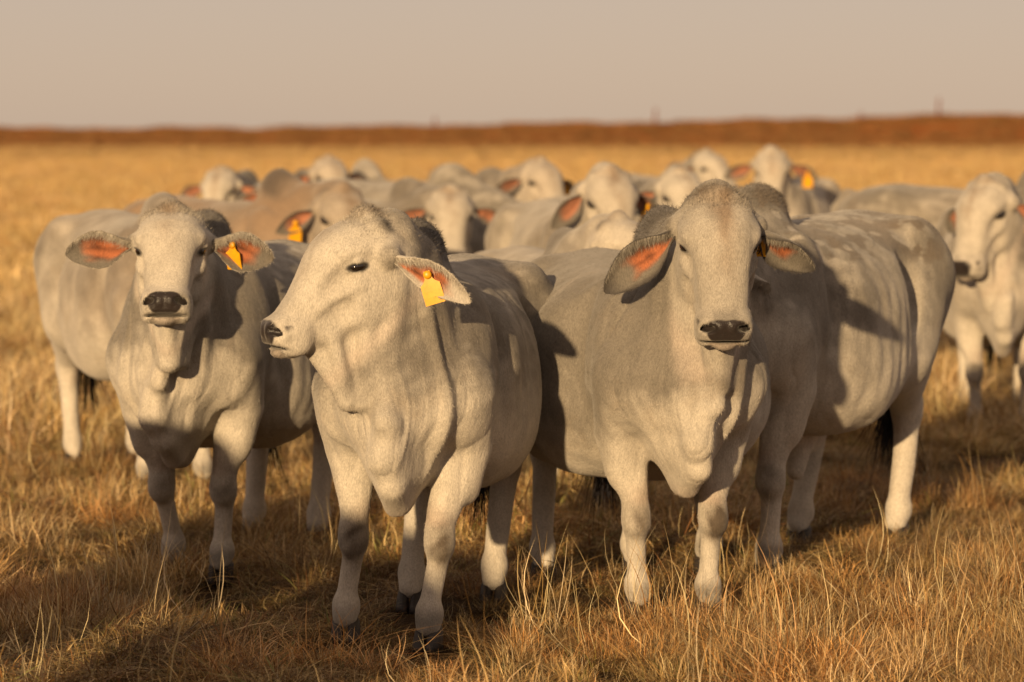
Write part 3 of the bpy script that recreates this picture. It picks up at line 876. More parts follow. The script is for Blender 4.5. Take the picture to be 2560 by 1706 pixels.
            for _ in range(700):     # fine fringe along both rims
                i = int(rng.rand() * (n_i[0] - 1)); j = 0 if rng.rand() < .5 else n_i[1] - 1
                p = outer[i, j] + (outer[i + 1, j] - outer[i, j]) * rng.rand(); jj = 1 if j == 0 else n_i[1] - 2
                q_ = unit(outer[i, j] - outer[i, jj]) * .6 + unit(lev(d_)) * .9 + rng.normal(size=3) * .5
                rt.append(p); dr.append(q_); ln.append(.003 + .010 * rng.rand() ** 2); cc.append(WHITE * .8 if e.get('dark', darkrim) < .5 else DARK * 1.6)
            sv, sq, st_, scol = strands(np.array(rt), np.array(dr), np.array(ln), .0011, np.array(cc), rng, .2, .1)
            ho = obj('ear_hair', mesh_np('ear_hair', sv, sq, st_, False, scol), M_STRAND, eo)
            tag(ho, kind='stuff')
    # eyes
    for s_ in (1, -1):
        eo = obj('eye', EYE_ME, M_EYE, root, h(.150, s_ * .1060, -.043))
        eo.scale = V3(.028, .0205, .0190) * hs * (1 if fine else 1.15)
        eo.rotation_euler = Matrix(np.ascontiguousarray(EF).tolist()).to_euler()
    # hooves
    for k_ in ft:
        fx, fy = ft[k_]
        ho = obj('hoof', HOOF_ME, M_HOOF, root, (fx - .004, fy, .0), (0, 0, rng.uniform(-.12, .12))); ho.scale = (.88, .92, 1.05)
    # tags
    for t_ in tags:
        inner, outer, d_, n_ = store[t_['ear']]
        ni = inner.shape
        i = int(t_.get('t', .42) * ni[0]); j = int(t_.get('s', .5) * (ni[1] - 1))
        p = inner[i, j] + unit(n_) * t_.get('out', .014)
        face = unit(lev(V3(*t_['face']))) if 'face' in t_ else unit(n_ * V3(1, 1, .25))
        dn = lev(V3(*t_.get('hang', (0, 0, -1))))
        zc = unit(-dn - face * np.dot(-dn, face)); yc = -face; xc = np.cross(yc, zc)
        Mx = Matrix(np.stack([xc, yc, zc], 1).tolist())
        to = obj('ear_tag', TAG_ME[t_.get('bend', 0)], M_TAG, root, p, Mx.to_euler())
        to.scale = (t_.get('size', 1.0),) * 3
        bo = obj('tag_button', BUTTON_ME, M_TAG, to, (0, -.001, 0))
        if t_.get('text'):
            for txt, zz, sz, xx in t_['text']:
                cu = bpy.data.curves.new('tag_number', 'FONT'); cu.body = txt; cu.size = sz; cu.align_x = 'CENTER'; cu.extrude = .0003
                tmp = bpy.data.objects.new('tag_number', cu); COL.objects.link(tmp)
                dg = bpy.context.evaluated_depsgraph_get()
                tm = bpy.data.meshes.new_from_object(tmp.evaluated_get(dg))
                bpy.data.objects.remove(tmp)
                tm.materials.clear()
                k_ = obj('tag_number', tm, M_INK, to, (xx, -.0006 - t_.get('lift', .0), zz), (R(90), 0, 0))
    # hair: poll tuft, hump, tail switch
    if fine:
        nv = np.zeros(len(me.vertices) * 3, np.float32); me.vertices.foreach_get('normal', nv); nv = nv.reshape(-1, 3)
        def tuft(part, weight, n, ln, comb, cmul, wd=.0012, curl=.25, lift=.45, flat=False, segs=2):
            pr = np.clip(weight, 0, None)
            ids = np.flatnonzero(pr > .02)
            if len(ids) < 5: return
            pick = rng.choice(ids, n, p=pr[ids] / pr[ids].sum())
            rt = vs[pick] + rng.normal(size=(n, 3)) * .004
            cb = np.broadcast_to(np.asarray(comb, float), (len(vs), 3))[pick] if np.ndim(comb) == 1 else comb[pick]
            if flat:
                rt = rt - nv[pick] * ((rt - vs[pick]) * nv[pick]).sum(1, keepdims=True) - nv[pick] * .0008
                cb = cb + rng.normal(size=(n, 3)) * .22
                cb = cb - nv[pick] * (cb * nv[pick]).sum(1, keepdims=True)
                dr = cb / (np.linalg.norm(cb, axis=1, keepdims=True) + 1e-6) + nv[pick] * (lift * (.4 + 1.2 * rng.rand(n, 1)))
            else:
                rt = rt - nv[pick] * .003
                dr = nv[pick] * lift + cb * .8 + rng.normal(size=(n, 3)) * .22
            cc = col[pick] * (cmul * (.62 + .76 * rng.rand(n)))[:, None]
            sv, sq, st_, scol = strands(rt, dr, ln * (.5 + .8 * rng.rand(n)), wd, cc, rng, curl, 0 if flat else .15, segs, nv[pick] if flat else None)
            o_ = obj(part, mesh_np(part, sv, sq, st_, False, scol), M_STRAND, root); tag(o_, kind='stuff')
        wp = np.exp(-(((hu - .02) / .05) ** 2 + (hvv / .09) ** 2 + ((hw_ - .015) / .05) ** 2))
        tuft('poll_hair', wp, 3600, .012, H @ V3(-.45, 0, .1), .8, curl=.45, lift=.4)
        wh = np.exp(-(((x + .13) / .22) ** 2)) * sstep(1.2, 1.3, z) * (1 - inhead)
        tuft('hump_hair', wh, 6500, .014, V3(-.6, 0, .15), .95)
        # short coat over everything that shows
        area = np.ones(len(vs))
        keep = sstep(.16, .3, z) * (1 - npad) * (ed > 1.25)
        sp = np.ones(len(vs)); sp[inhead > .5] = .32
        cmb = np.tile(V3(-.55, 0, -.75), (len(vs), 1)); cmb[:, 1] += np.sign(y) * .15
        cmb = cmb * (1 - inhead[:, None]) + (H @ V3(.9, 0, -.25))[None] * inhead[:, None]
        cmb = cmb + .5 * np.stack([Noise3(seed + q, 10, 7.)(vs) for q in (30, 31, 32)], 1) * .5
        tuft('coat_hair', keep * sp, 110000, .0125, cmb, 1.04, .0015, .06, lift=.16, flat=True, segs=1)
    if tail:
        n = 420 if fine else 60
        end = tp[-1]
        rt = end[None] + np.stack([rng.normal(0, .012, n), rng.normal(0, .012, n), rng.uniform(-.02, .14, n)], 1)
        dr = np.stack([rng.normal(0, .10, n), rng.normal(0, .10, n), -np.ones(n)], 1)
        sv, sq, st_, scol = strands(rt, dr, rng.uniform(.20, .44, n), .006 if fine else .016, np.tile(DARK * .35, (n, 1)) * rng.uniform(.4, 1.4, (n, 1)), rng, .10, .05, 4)
        o_ = obj('tail_switch', mesh_np('tail_switch', sv, sq, st_, False, scol), M_STRAND, root); tag(o_, kind='stuff')
    return root

# ================================================================ ground, far bank
def ground_h(x, y):
    """gentle unevenness of the pasture; beyond 300 m the land rises to a low bank, higher to the right"""
    x = np.asarray(x, float); y = np.asarray(y, float)
    near = .020 * np.sin(x * 1.3 + .7 * np.sin(y * .9)) * np.sin(y * 1.1 + .4) + .012 * np.sin(x * 3.1 + y * 2.3)
    near = near * sstep(120, 30, y)
    mid = .25 * np.sin(x * .021 + 1.3) * np.sin(y * .017) * sstep(40, 160, y)
    return near + mid * .25

def bank_h(x):
    x = np.asarray(x, float)
    return 1.42 + 1.05 * sstep(-26, 14, x) * .55 + .95 * sstep(8, 60, x) + .10 * np.sin(x * .35) + .07 * np.sin(x * 1.1 + 1)

def grid_mesh(name, xs, ys, zf):
    X, Y = np.meshgrid(xs, ys)
    Z = zf(X, Y)
    vs = np.stack([X, Y, Z], -1).reshape(-1, 3)
    nx = len(xs)
    i, j = np.meshgrid(np.arange(len(ys) - 1), np.arange(nx - 1), indexing='ij')
    a = (i * nx + j).ravel()
    return mesh_np(name, vs, np.stack([a, a + 1, a + nx + 1, a + nx], 1))

def mat_ground():
    k = N('dry_soil_and_thatch')
    tc = k.n('ShaderNodeNewGeometry').outputs['Position']
    g1 = k.noise(tc, .22, 5, .6); g2 = k.noise(tc, 6, 6, .7); g3 = k.noise(tc, 60, 4, .7)
    c = k.mix(k.mr(g2.outputs[0], .35, .65, 0, 1), (.23, .125, .042), (.47, .275, .09))
    c = k.mix(k.mr(g1.outputs[0], .40, .62, 0, .55), c, (.42, .22, .06))
    c = k.mix(k.mr(g3.outputs[0], .5, .8, 0, .7), c, (.10, .06, .025))
    sx = k.n('ShaderNodeSeparateXYZ'); k.l(tc, sx.inputs[0])      # bare earth close by, darkened for shade among the blades; farther off the sward closes
    shaded_soil = k.mix(k.mr(g2.outputs[0], .35, .65, 0, 1), (.040, .023, .012), (.10, .058, .026))
    c = k.mix(k.mr(sx.outputs['Y'], 16, 34, 0, 1), shaded_soil, c)
    k.l(c, k.b.inputs['Base Color'])
    k.b.inputs['Roughness'].default_value = .95
    k.b.inputs['Specular IOR Level'].default_value = .1
    k.l(k.bump(g3.outputs[0], .8, .03), k.b.inputs['Normal'])
    return k.m

def mat_bank():
    k = N('rust_red_veld')
    tc = k.n('ShaderNodeNewGeometry').outputs['Position']
    m = k.mapping(tc, (.12, .12, .9)).outputs[0]
    g1 = k.noise(m, 1.0, 5, .65); g2 = k.noise(tc, 1.2, 6, .7)
    c = k.mix(k.mr(g1.outputs[0], .35, .68, 0, 1), (.25, .070, .018), (.42, .140, .032))
    c = k.mix(k.mr(g2.outputs[0], .52, .75, 0, .5), c, (.16, .055, .018))
    k.l(c, k.b.inputs['Base Color'])
    k.b.inputs['Roughness'].default_value = .95
    k.b.inputs['Specular IOR Level'].default_value = .1
    return k.m

def log_ax(a, b, n, p=2.2):
    t = np.linspace(-1, 1, n)
    return np.sign(t) * np.abs(t) ** p * (b - a) / 2 + (a + b) / 2

xs = log_ax(-6000, 6000, 260, 4.5)
ys = np.concatenate([np.linspace(-400, -2, 30)[:-1], np.linspace(-2, 40, 160)[:-1], np.linspace(40, 340, 80)[:-1], np.geomspace(340, 6000, 30)])
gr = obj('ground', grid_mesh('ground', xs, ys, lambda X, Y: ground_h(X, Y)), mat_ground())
tag(gr, kind='structure')

# rust-coloured rise behind the pasture: a long bank whose crest breaks the skyline
bx = np.linspace(-180, 180, 721)
by = np.concatenate([np.linspace(0, 14, 15), np.linspace(18, 300, 25)])
def bank_z(X, Y):
    r = np.random.RandomState(4)
    ro = r.normal(0, .09, X.shape) * sstep(0, 6, Y)
    return ground_h(X, Y * 0 + 300) - .05 + bank_h(X) * sstep(0, 13, Y) + ro * sstep(40, 13, Y) + .0 * Y
bk = obj('far_bank', grid_mesh('far_bank', bx, by, bank_z), mat_bank())
bk.location = (0, 316, 0)
tag(bk, kind='structure')

def post_mesh(h, seed):
    import bmesh
    r = random.Random(seed)
    bm = bmesh.new(); n = 10; rings = []
    for z in np.linspace(-.4, h, 9):
        rad = .075 * (1.08 - .10 * z / h) * (1 + r.uniform(-.04, .04)); ox, oy = r.uniform(-.006, .006) + .03 * z, r.uniform(-.006, .006)
        rings.append([bm.verts.new((ox + rad * math.cos(2 * math.pi * i / n) * (1 + r.uniform(-.05, .05)), oy + rad * math.sin(2 * math.pi * i / n), z)) for i in range(n)])
    for a, b in zip(rings, rings[1:]):
        for i in range(n): bm.faces.new((a[i], a[(i + 1) % n], b[(i + 1) % n], b[i]))
    bm.faces.new(rings[0][::-1]); bm.faces.new(rings[-1])
    me = bpy.data.meshes.new('fence_post'); bm.to_mesh(me); bm.free()
    return me
M_POST = mat_simple('weathered_post', (.15, .05, .022), .85, .2, .35, 12)
for i, (px, hgt, lab) in enumerate([(40.6, 1.9, 'tallest rusty fence post on the far bank at the right'), (13.6, 1.75, 'thin rusty fence post on the far bank right of centre'),
                                    (-7.4, 1.2, 'short fence post on the far bank left of centre'), (33.2, 1.0, 'low rusty post on the far bank left of the tallest post')]):
    yy = 326.
    p = obj('fence_post', post_mesh(hgt, i), M_POST, None, (px, yy, float(bank_h(px)) * .92))
    p.scale = (1.5, 1.5, 1)
    tag(p, lab, 'fence post', 'fence posts along the far bank')

# ================================================================ the herd
# body/look: 0 = facing the camera, + = towards picture right
FRONT = 'cattle standing in the front row'
BACK = 'cattle standing behind the front row'

# left of the picture, face on, tag in the ear at picture right
build_cow('pale zebu face on at the left, ears spread wide, small yellow tag in one ear', (-1.165, 12.40), -14, 1, pitch=38, neck=42, poll=(.34, .05, 1.345), scale=1.0, hs=.98, seed=21, grey=1.0, dark_hump=.6, fat=1.0, hump=.75, hb=1.25, lobe_back=.11, face_grey=.2,
          feet={'fl': (.03, .12), 'fr': (-.12, -.12), 'hl': (-1.08, .14), 'hr': (-1.15, -.15)}, group=FRONT,
          ears={'left': dict(d=(-.02, 1, -.10), n=(.9, -.1, -.12), L=.255, W=.17, droop=.3, dark=.12), 'right': dict(d=(-.02, 1, -.02), n=(.9, -.1, -.2), L=.275, W=.165, droop=.28, dark=.12)},
          tags=[dict(ear='left', t=.40, s=.45, face=(.9, -.45, .0), bend=1, size=.95, hang=(0, .0, -1))], tail_dx=(.0, -.2))
# centre left, head turned to its right, seen in profile
build_cow('cream zebu with head turned to profile looking left, large yellow ear tag', (-.33, 10.88), -9, -68, pitch=44, poll=(.32, -.06, 1.365), scale=1.0, hs=1.02, seed=5, grey=1.0, dark_hump=.95, fat=.98, lobe=1.0, lobe_off=.03, hb=1.15, face_grey=.22,
          feet={'fl': (.147, .092), 'fr': (.01, -.205), 'hl': (-.95, .12), 'hr': (-.72, -.13)}, group=FRONT,
          ears={'left': dict(d=(-.62, .60, -.22), n=(.25, .85, -.30), L=.31, W=.11, droop=.5, dark=0.0)},
          tags=[dict(ear='left', t=.46, s=.5, face=(.35, .85, .05), size=1.0, hang=(-.22, .25, -1), out=.03)])
# centre right, facing the camera, body running back to the left
build_cow('big grey zebu facing the camera, round belly and drooping dark rimmed ears', (.54, 11.43), 11, 4, pitch=60, poll=(.36, .06, 1.425), scale=1.0, hs=1.02, seed=9, grey=1.7, dark_hump=.95, fat=1.34, face_grey=.55, lobe=1.0, lobe_back=.085,
          feet={'fl': (.06, .11), 'fr': (.0, -.12), 'hl': (-1.0, .10), 'hr': (-.95, -.25)}, group=FRONT, hump=1.4, knee=1.6, tail_dx=(0, .09),
          ears={'right': dict(d=(.0, .78, -.62), n=(.9, .1, -.1), L=.32, W=.155, droop=.12, dark=1.0), 'left': dict(d=(-.05, .85, -.38), n=(.62, -.45, -.55), L=.25, W=.17, droop=.45, dark=1.0)},
          tags=[dict(ear='left', t=.07, s=.5, face=(.95, -.1, -.15), size=1.0, out=.0, text=[('6 15', -.052, .022, 0), ('39', -.084, .034, 0)])])
# right, broadside behind the grey one
build_cow('stocky zebu bull broadside at the right, its head hidden behind the grey one', (.83, 12.45), -27, -6, pitch=35, neck=15, scale=1.10, hs=1.0, seed=13, grey=.9, mottle=1.0, dark_hump=.3, hump=.3, fat=1.06, sheath=True, neckfold=0,
          feet={'fl': (.05, .13), 'fr': (-.05, -.13), 'hl': (-1.10, .15), 'hr': (-.88, -.14)}, group=FRONT,
          ears={'left': dict(d=(-.9, .25, -.4)), 'right': dict(d=(-.9, .25, -.4))})

B = dict(fine=False, group=BACK)
# left, behind the first one
build_cow('pale cow half hidden behind the left face, its rump at the left edge', (-1.53, 15.4), 22, 30, pitch=45, neck=5, scale=1.04, seed=31, grey=0.70, dark_hump=.1, hump=.15, **B)
# right edge, then the middle and far rows
build_cow('cow at the right edge looking left, yellow tag below its ear', (2.62, 18.25), -6, -42, pitch=60, neck=43, scale=1.02, seed=33, hs=1.05, grey=0.80, dark_hump=.5, hf=.0115,
          tags=[dict(ear='left', t=.45, s=.5, face=(.5, .7, 0), size=1.1)], ears={'left': dict(d=(-.45, .75, -.45), n=(.5, .7, -.2)), 'right': dict(d=(-.3, .8, -.6))}, **B)
build_cow('cow showing only its long back behind the right edge cow', (3.48, 21.4), 62, 80, pitch=40, neck=8, scale=1.07, seed=35, grey=1.00, dark_hump=.2, hump=.4, **B)
build_cow('tall faced cow behind the grey zebu, red inner ear and yellow tag', (0.44, 18.61), 13, 18, pitch=62, neck=53, scale=1.02, seed=37, grey=0.60, dark_hump=.3, hf=.0115, hump=.7, hs=1.06,
          tags=[dict(ear='left', t=.5, s=.5, size=1.1)], ears={'right': dict(d=(.05, .75, -.65), L=.26, W=.14), 'left': dict(d=(-.3, .8, -.55))}, **B)
build_cow('young one showing just the crown of its head over the grey back', (0.26, 14.27), 12, 58, pitch=42, neck=48, scale=0.93, seed=39, grey=0.60, dark_hump=.7, hf=.0115, hump=.4, **B)
build_cow('cow with dark crest looking down, right of the tall faced cow', (0.89, 21.30), 30, 18, pitch=52, neck=50, scale=1.00, seed=41, grey=0.75, dark_hump=.7, hump=.5, hf=.013, **B)
build_cow('far grey head rising left of the upright white face', (1.54, 30.26), 25, 40, pitch=38, neck=55, scale=1.02, seed=43, grey=1.10, dark_hump=.6, hump=.5, **B)
build_cow('far white faced cow upright at the right, orange tag beside its head', (2.22, 28.76), -18, -2, pitch=64, neck=62, scale=1.02, seed=45, grey=0.55, dark_hump=.3, hf=.0115, hump=.5, hs=1.08,
          tags=[dict(ear='left', t=.6, s=.5, size=1.3)], ears={'left': dict(d=(-.1, .95, -.35), L=.27, W=.14), 'right': dict(d=(-.1, .95, -.3), L=.27, W=.14)}, **B)
build_cow('cow with raised head and orange tag in the middle of the back row', (-0.04, 25.25), 52, 32, pitch=45, neck=49, scale=1.02, seed=47, grey=0.70, dark_hump=.5, hf=.013, hump=.5,
          tags=[dict(ear='left', t=.55, s=.5, size=1.3)], ears={'left': dict(d=(-.2, .9, -.45), L=.26, W=.14), 'right': dict(L=.26, W=.14)}, **B)
build_cow('golden faced cow between the two front animals, black nose', (-0.57, 21.88), 42, 4, pitch=56, neck=29, scale=1.00, seed=49, grey=0.90, dark_hump=.3, hf=.0115, hump=.5, brown=.12, hs=1.06, **B)
build_cow('cow showing a pale rounded back in the middle distance', (-.28, 23.2), 58, 70, pitch=30, neck=-4, scale=1.07, seed=51, grey=0.75, dark_hump=.1, hump=.3, **B)
build_cow('brown grey cow with dark hump and lowered head, light tag', (-1.20, 19.15), 44, 26, pitch=60, neck=30, scale=1.04, seed=53, grey=1.0, dark_hump=1.0, brown=1.15, hf=.0115, hump=1.0, face_grey=.6,
          tags=[dict(ear='right', t=.5, s=.5, size=1.1)], ears={'right': dict(d=(.0, .9, -.35), L=.26, W=.13)}, **B)
build_cow('far cow with a raised head and dark poll above the brown one', (-1.59, 27.27), 30, 22, pitch=40, neck=54, scale=1.00, seed=55, grey=0.80, dark_hump=.8, hump=.5, hb=1.4, **B)
build_cow('far white faced cow peering between two left heads', (-1.72, 25.40), 12, 2, pitch=52, neck=34, scale=1.00, seed=57, grey=0.50, dark_hump=.3, hump=.5, hf=.013, **B)
build_cow('farthest left cow in the back row, face pale and ear dark', (-2.11, 26.37), -18, -14, pitch=52, neck=40, scale=1.00, seed=59, grey=0.60, dark_hump=.8, hump=.5, hf=.013, ears={'left': dict(dark=1.0)}, **B)
build_cow('far cow showing a pale hump left of the rounded back', (-1.12, 27.6), 30, 50, pitch=40, neck=4, scale=1.04, seed=61, grey=0.65, dark_hump=.1, hump=.8, **B)
build_cow('far cow with a small dark crest above the golden face', (-0.60, 30.37), 20, 14, pitch=42, neck=38, scale=0.98, seed=63, grey=0.90, dark_hump=.7, hump=.4, **B)
# added left of the camera, outside the frame, to cast shadow over the foreground
NEAR = 'unseen cattle added to cast shadow'
build_cow('unseen zebu added to cast shadow, nearer the front row', (-1.8, 6.0), 0, 0, pitch=45, neck=30, scale=1.0, seed=71, fine=False, group=NEAR)
build_cow('unseen zebu added to cast shadow, farther to the left', (-2.25, 8.1), 0, 0, pitch=45, neck=20, scale=1.0, seed=73, fine=False, group=NEAR)

# ================================================================ grass
def mat_grass():
    k = N('dry_grass')
    c = k.attr('coat').outputs['Color']
    ti = k.attr('tint', 'INSTANCER').outputs['Color']
    cc = k.mix(1.0, c, ti, 'MULTIPLY')
    k.l(cc, k.b.inputs['Base Color'])
    k.b.inputs['Roughness'].default_value = .62
    k.b.inputs['Specular IOR Level'].default_value = .25
    tr = k.n('ShaderNodeBsdfTranslucent'); k.l(cc, tr.inputs['Color'])
    mx = k.n('ShaderNodeMixShader'); mx.inputs[0].default_value = .14
    k.l(k.b.outputs[0], mx.inputs[1]); k.l(tr.outputs[0], mx.inputs[2]); k.l(mx.outputs[0], k.out.inputs['Surface'])
    return k.m
M_GRASS = mat_grass()
STRAW = V3(.60, .425, .205); GOLD = V3(.42, .26, .095); RUST = V3(.25, .115, .04); OLIVE = V3(.22, .205, .06); PALE = V3(.72, .57, .33); LITTER = V3(.17, .095, .042)

def tuft_mesh(seed, n, hmin, hmax, spread, lean, wid, curl, pal, segs=5, disc=0.0):
    rng = np.random.RandomState(seed)
    root = np.stack([rng.normal(0, spread, n), rng.normal(0, spread, n), np.zeros(n)], 1)
    if disc:
        rr = disc * np.sqrt(rng.rand(n)); ra = rng.uniform(0, 6.283, n); root = np.stack([rr * np.cos(ra), rr * np.sin(ra), np.zeros(n)], 1)
    az = rng.uniform(0, 6.283, n)
    le = np.abs(rng.normal(0, lean, n))
    out = np.stack([np.cos(az), np.sin(az), np.zeros(n)], 1)
    out = out if disc else out * .7 + root * (.3 / max(spread, .01)); out[:, 2] = 0
    H_ = rng.uniform(hmin, hmax, n); cu = rng.normal(curl, curl * .6, n)
    side = np.stack([-np.sin(az + rng.normal(0, .8, n)), np.cos(az), rng.normal(0, .2, n)], 1)
    wd = wid * rng.uniform(.55, 1.3, n)
    kink = rng.normal(0, .17, (n, 3)); kink[:, 2] *= .3
    rows = []
    for i in range(segs + 1):
        t = i / segs
        c = root + out * (le * t + cu * t * t)[:, None] * H_[:, None]
        c[:, 2] += H_ * (t - .42 * np.clip(cu + .3 * le, 0, 1.6) * t * t)
        c += kink * (H_ * math.sin(t * 3.1) * .6)[:, None]
        ww = (wd * (.55 + .45 * math.sin(min(1, t * 1.4) * 1.57)) * (1 - t ** 3))[:, None] * .5
        rows.append((c - side * ww, c + side * ww))
    per = 2 * segs + 1
    arr = np.empty((n, per, 3))
    for i in range(segs): arr[:, 2 * i] = rows[i][0]; arr[:, 2 * i + 1] = rows[i][1]
    arr[:, -1] = rows[segs][0]
    base = np.arange(n) * per
    q = np.concatenate([np.stack([base + 2 * i, base + 2 * i + 1, base + 2 * i + 3, base + 2 * i + 2], 1) for i in range(segs - 1)])
    t_ = np.stack([base + per - 3, base + per - 2, base + per - 1], 1)
    pw = np.array([p[1] for p in pal]); ch = rng.choice(len(pal), n, p=pw / pw.sum())
    bc = np.array([p[0] for p in pal])[ch] * rng.uniform(.65, 1.25, (n, 1))
    col = np.repeat(bc[:, None, :], per, 1)
    me = mesh_np('grass_tuft', arr.reshape(-1, 3), q, t_, False, col.reshape(-1, 3))
    me.materials.append(M_GRASS)
    return me

TUFTS = bpy.data.collections.new('grass_tufts')      # sources only, not linked to the scene
specs = []
for s_ in range(5):      # 0-4 short matted, curled, with dead litter lying flat
    specs.append(tuft_mesh(s_, 430, .03, .10, .055, 1.0, .0040, 1.0, [(GOLD, 4), (STRAW, 4), (RUST, 2.2), (LITTER, 3), (OLIVE, .8)], 4, disc=.19))
for s_ in range(4):      # 5-8 bunches, some blades broken over
    specs.append(tuft_mesh(20 + s_, 95, .07, .26, .045, .62, .0034, .55, [(STRAW, 5), (GOLD, 3), (PALE, 2.5), (RUST, 1.2), (LITTER, 1)]))
for s_ in range(3):      # 9-11 tall thin straws
    specs.append(tuft_mesh(40 + s_, 9, .22, .50, .035, .25, .0032, .2, [(PALE, 4), (STRAW, 4), (GOLD, 1)], 6))
for s_ in range(2):      # 12-13 greener tussocks
    specs.append(tuft_mesh(60 + s_, 110, .05, .15, .05, .6, .0034, .5, [(OLIVE, 3), (GOLD, 3), (STRAW, 3)]))
for s_ in range(3):      # 14-16 broad clumps for the distance
    specs.append(tuft_mesh(80 + s_, 90, .10, .26, .22, .5, .022, .35, [(GOLD, 4), (STRAW, 4), (RUST, 1.2)], 3))
for s_ in range(2):      # 17-18 rust clumps on the bank
    specs.append(tuft_mesh(90 + s_, 70, .35, .9, .45, .35, .07, .25, [(RUST * 1.4, 4), (RUST * 1.0, 3), (GOLD * .9, .8)], 3))
for i, me in enumerate(specs):
    o = bpy.data.objects.new('tuft_%02d' % i, me); TUFTS.objects.link(o)

def scatter(name, P, idx, scl, rot, tintc):
    me = bpy.data.meshes.new(name)
    me.vertices.add(len(P)); me.vertices.foreach_set('co', np.ascontiguousarray(P, np.float32).ravel())
    def at(nm, typ, key, arr):
        a = me.attributes.new(nm, typ, 'POINT'); a.data.foreach_set(key, np.ascontiguousarray(arr).ravel())
    at('idx', 'INT', 'value', idx.astype(np.int32)); at('scl', 'FLOAT_VECTOR', 'vector', scl.astype(np.float32))
    at('rot', 'FLOAT_VECTOR', 'vector', rot.astype(np.float32))
    c = np.ones((len(P), 4), np.float32); c[:, :3] = tintc
    at('tint', 'FLOAT_COLOR', 'color', c)
    o = obj(name, me)
    ng = bpy.data.node_groups.new(name, 'GeometryNodeTree')
    ng.interface.new_socket('Geometry', in_out='INPUT', socket_type='NodeSocketGeometry')
    ng.interface.new_socket('Geometry', in_out='OUTPUT', socket_type='NodeSocketGeometry')
    nn = ng.nodes; L = ng.links.new
    gi, go = nn.new('NodeGroupInput'), nn.new('NodeGroupOutput')
    ci = nn.new('GeometryNodeCollectionInfo'); ci.inputs['Collection'].default_value = TUFTS
    ci.inputs['Separate Children'].default_value = True; ci.inputs['Reset Children'].default_value = True
    ip = nn.new('GeometryNodeInstanceOnPoints'); ip.inputs['Pick Instance'].default_value = True
    def na(nm, typ):
        x = nn.new('GeometryNodeInputNamedAttribute'); x.data_type = typ; x.inputs['Name'].default_value = nm; return x.outputs['Attribute']
    L(gi.outputs[0], ip.inputs['Points']); L(ci.outputs[0], ip.inputs['Instance'])
    L(na('idx', 'INT'), ip.inputs['Instance Index']); L(na('rot', 'FLOAT_VECTOR'), ip.inputs['Rotation']); L(na('scl', 'FLOAT_VECTOR'), ip.inputs['Scale'])
    L(ip.outputs[0], go.inputs[0])
    md = o.modifiers.new('scatter', 'NODES'); md.node_group = ng
    return o

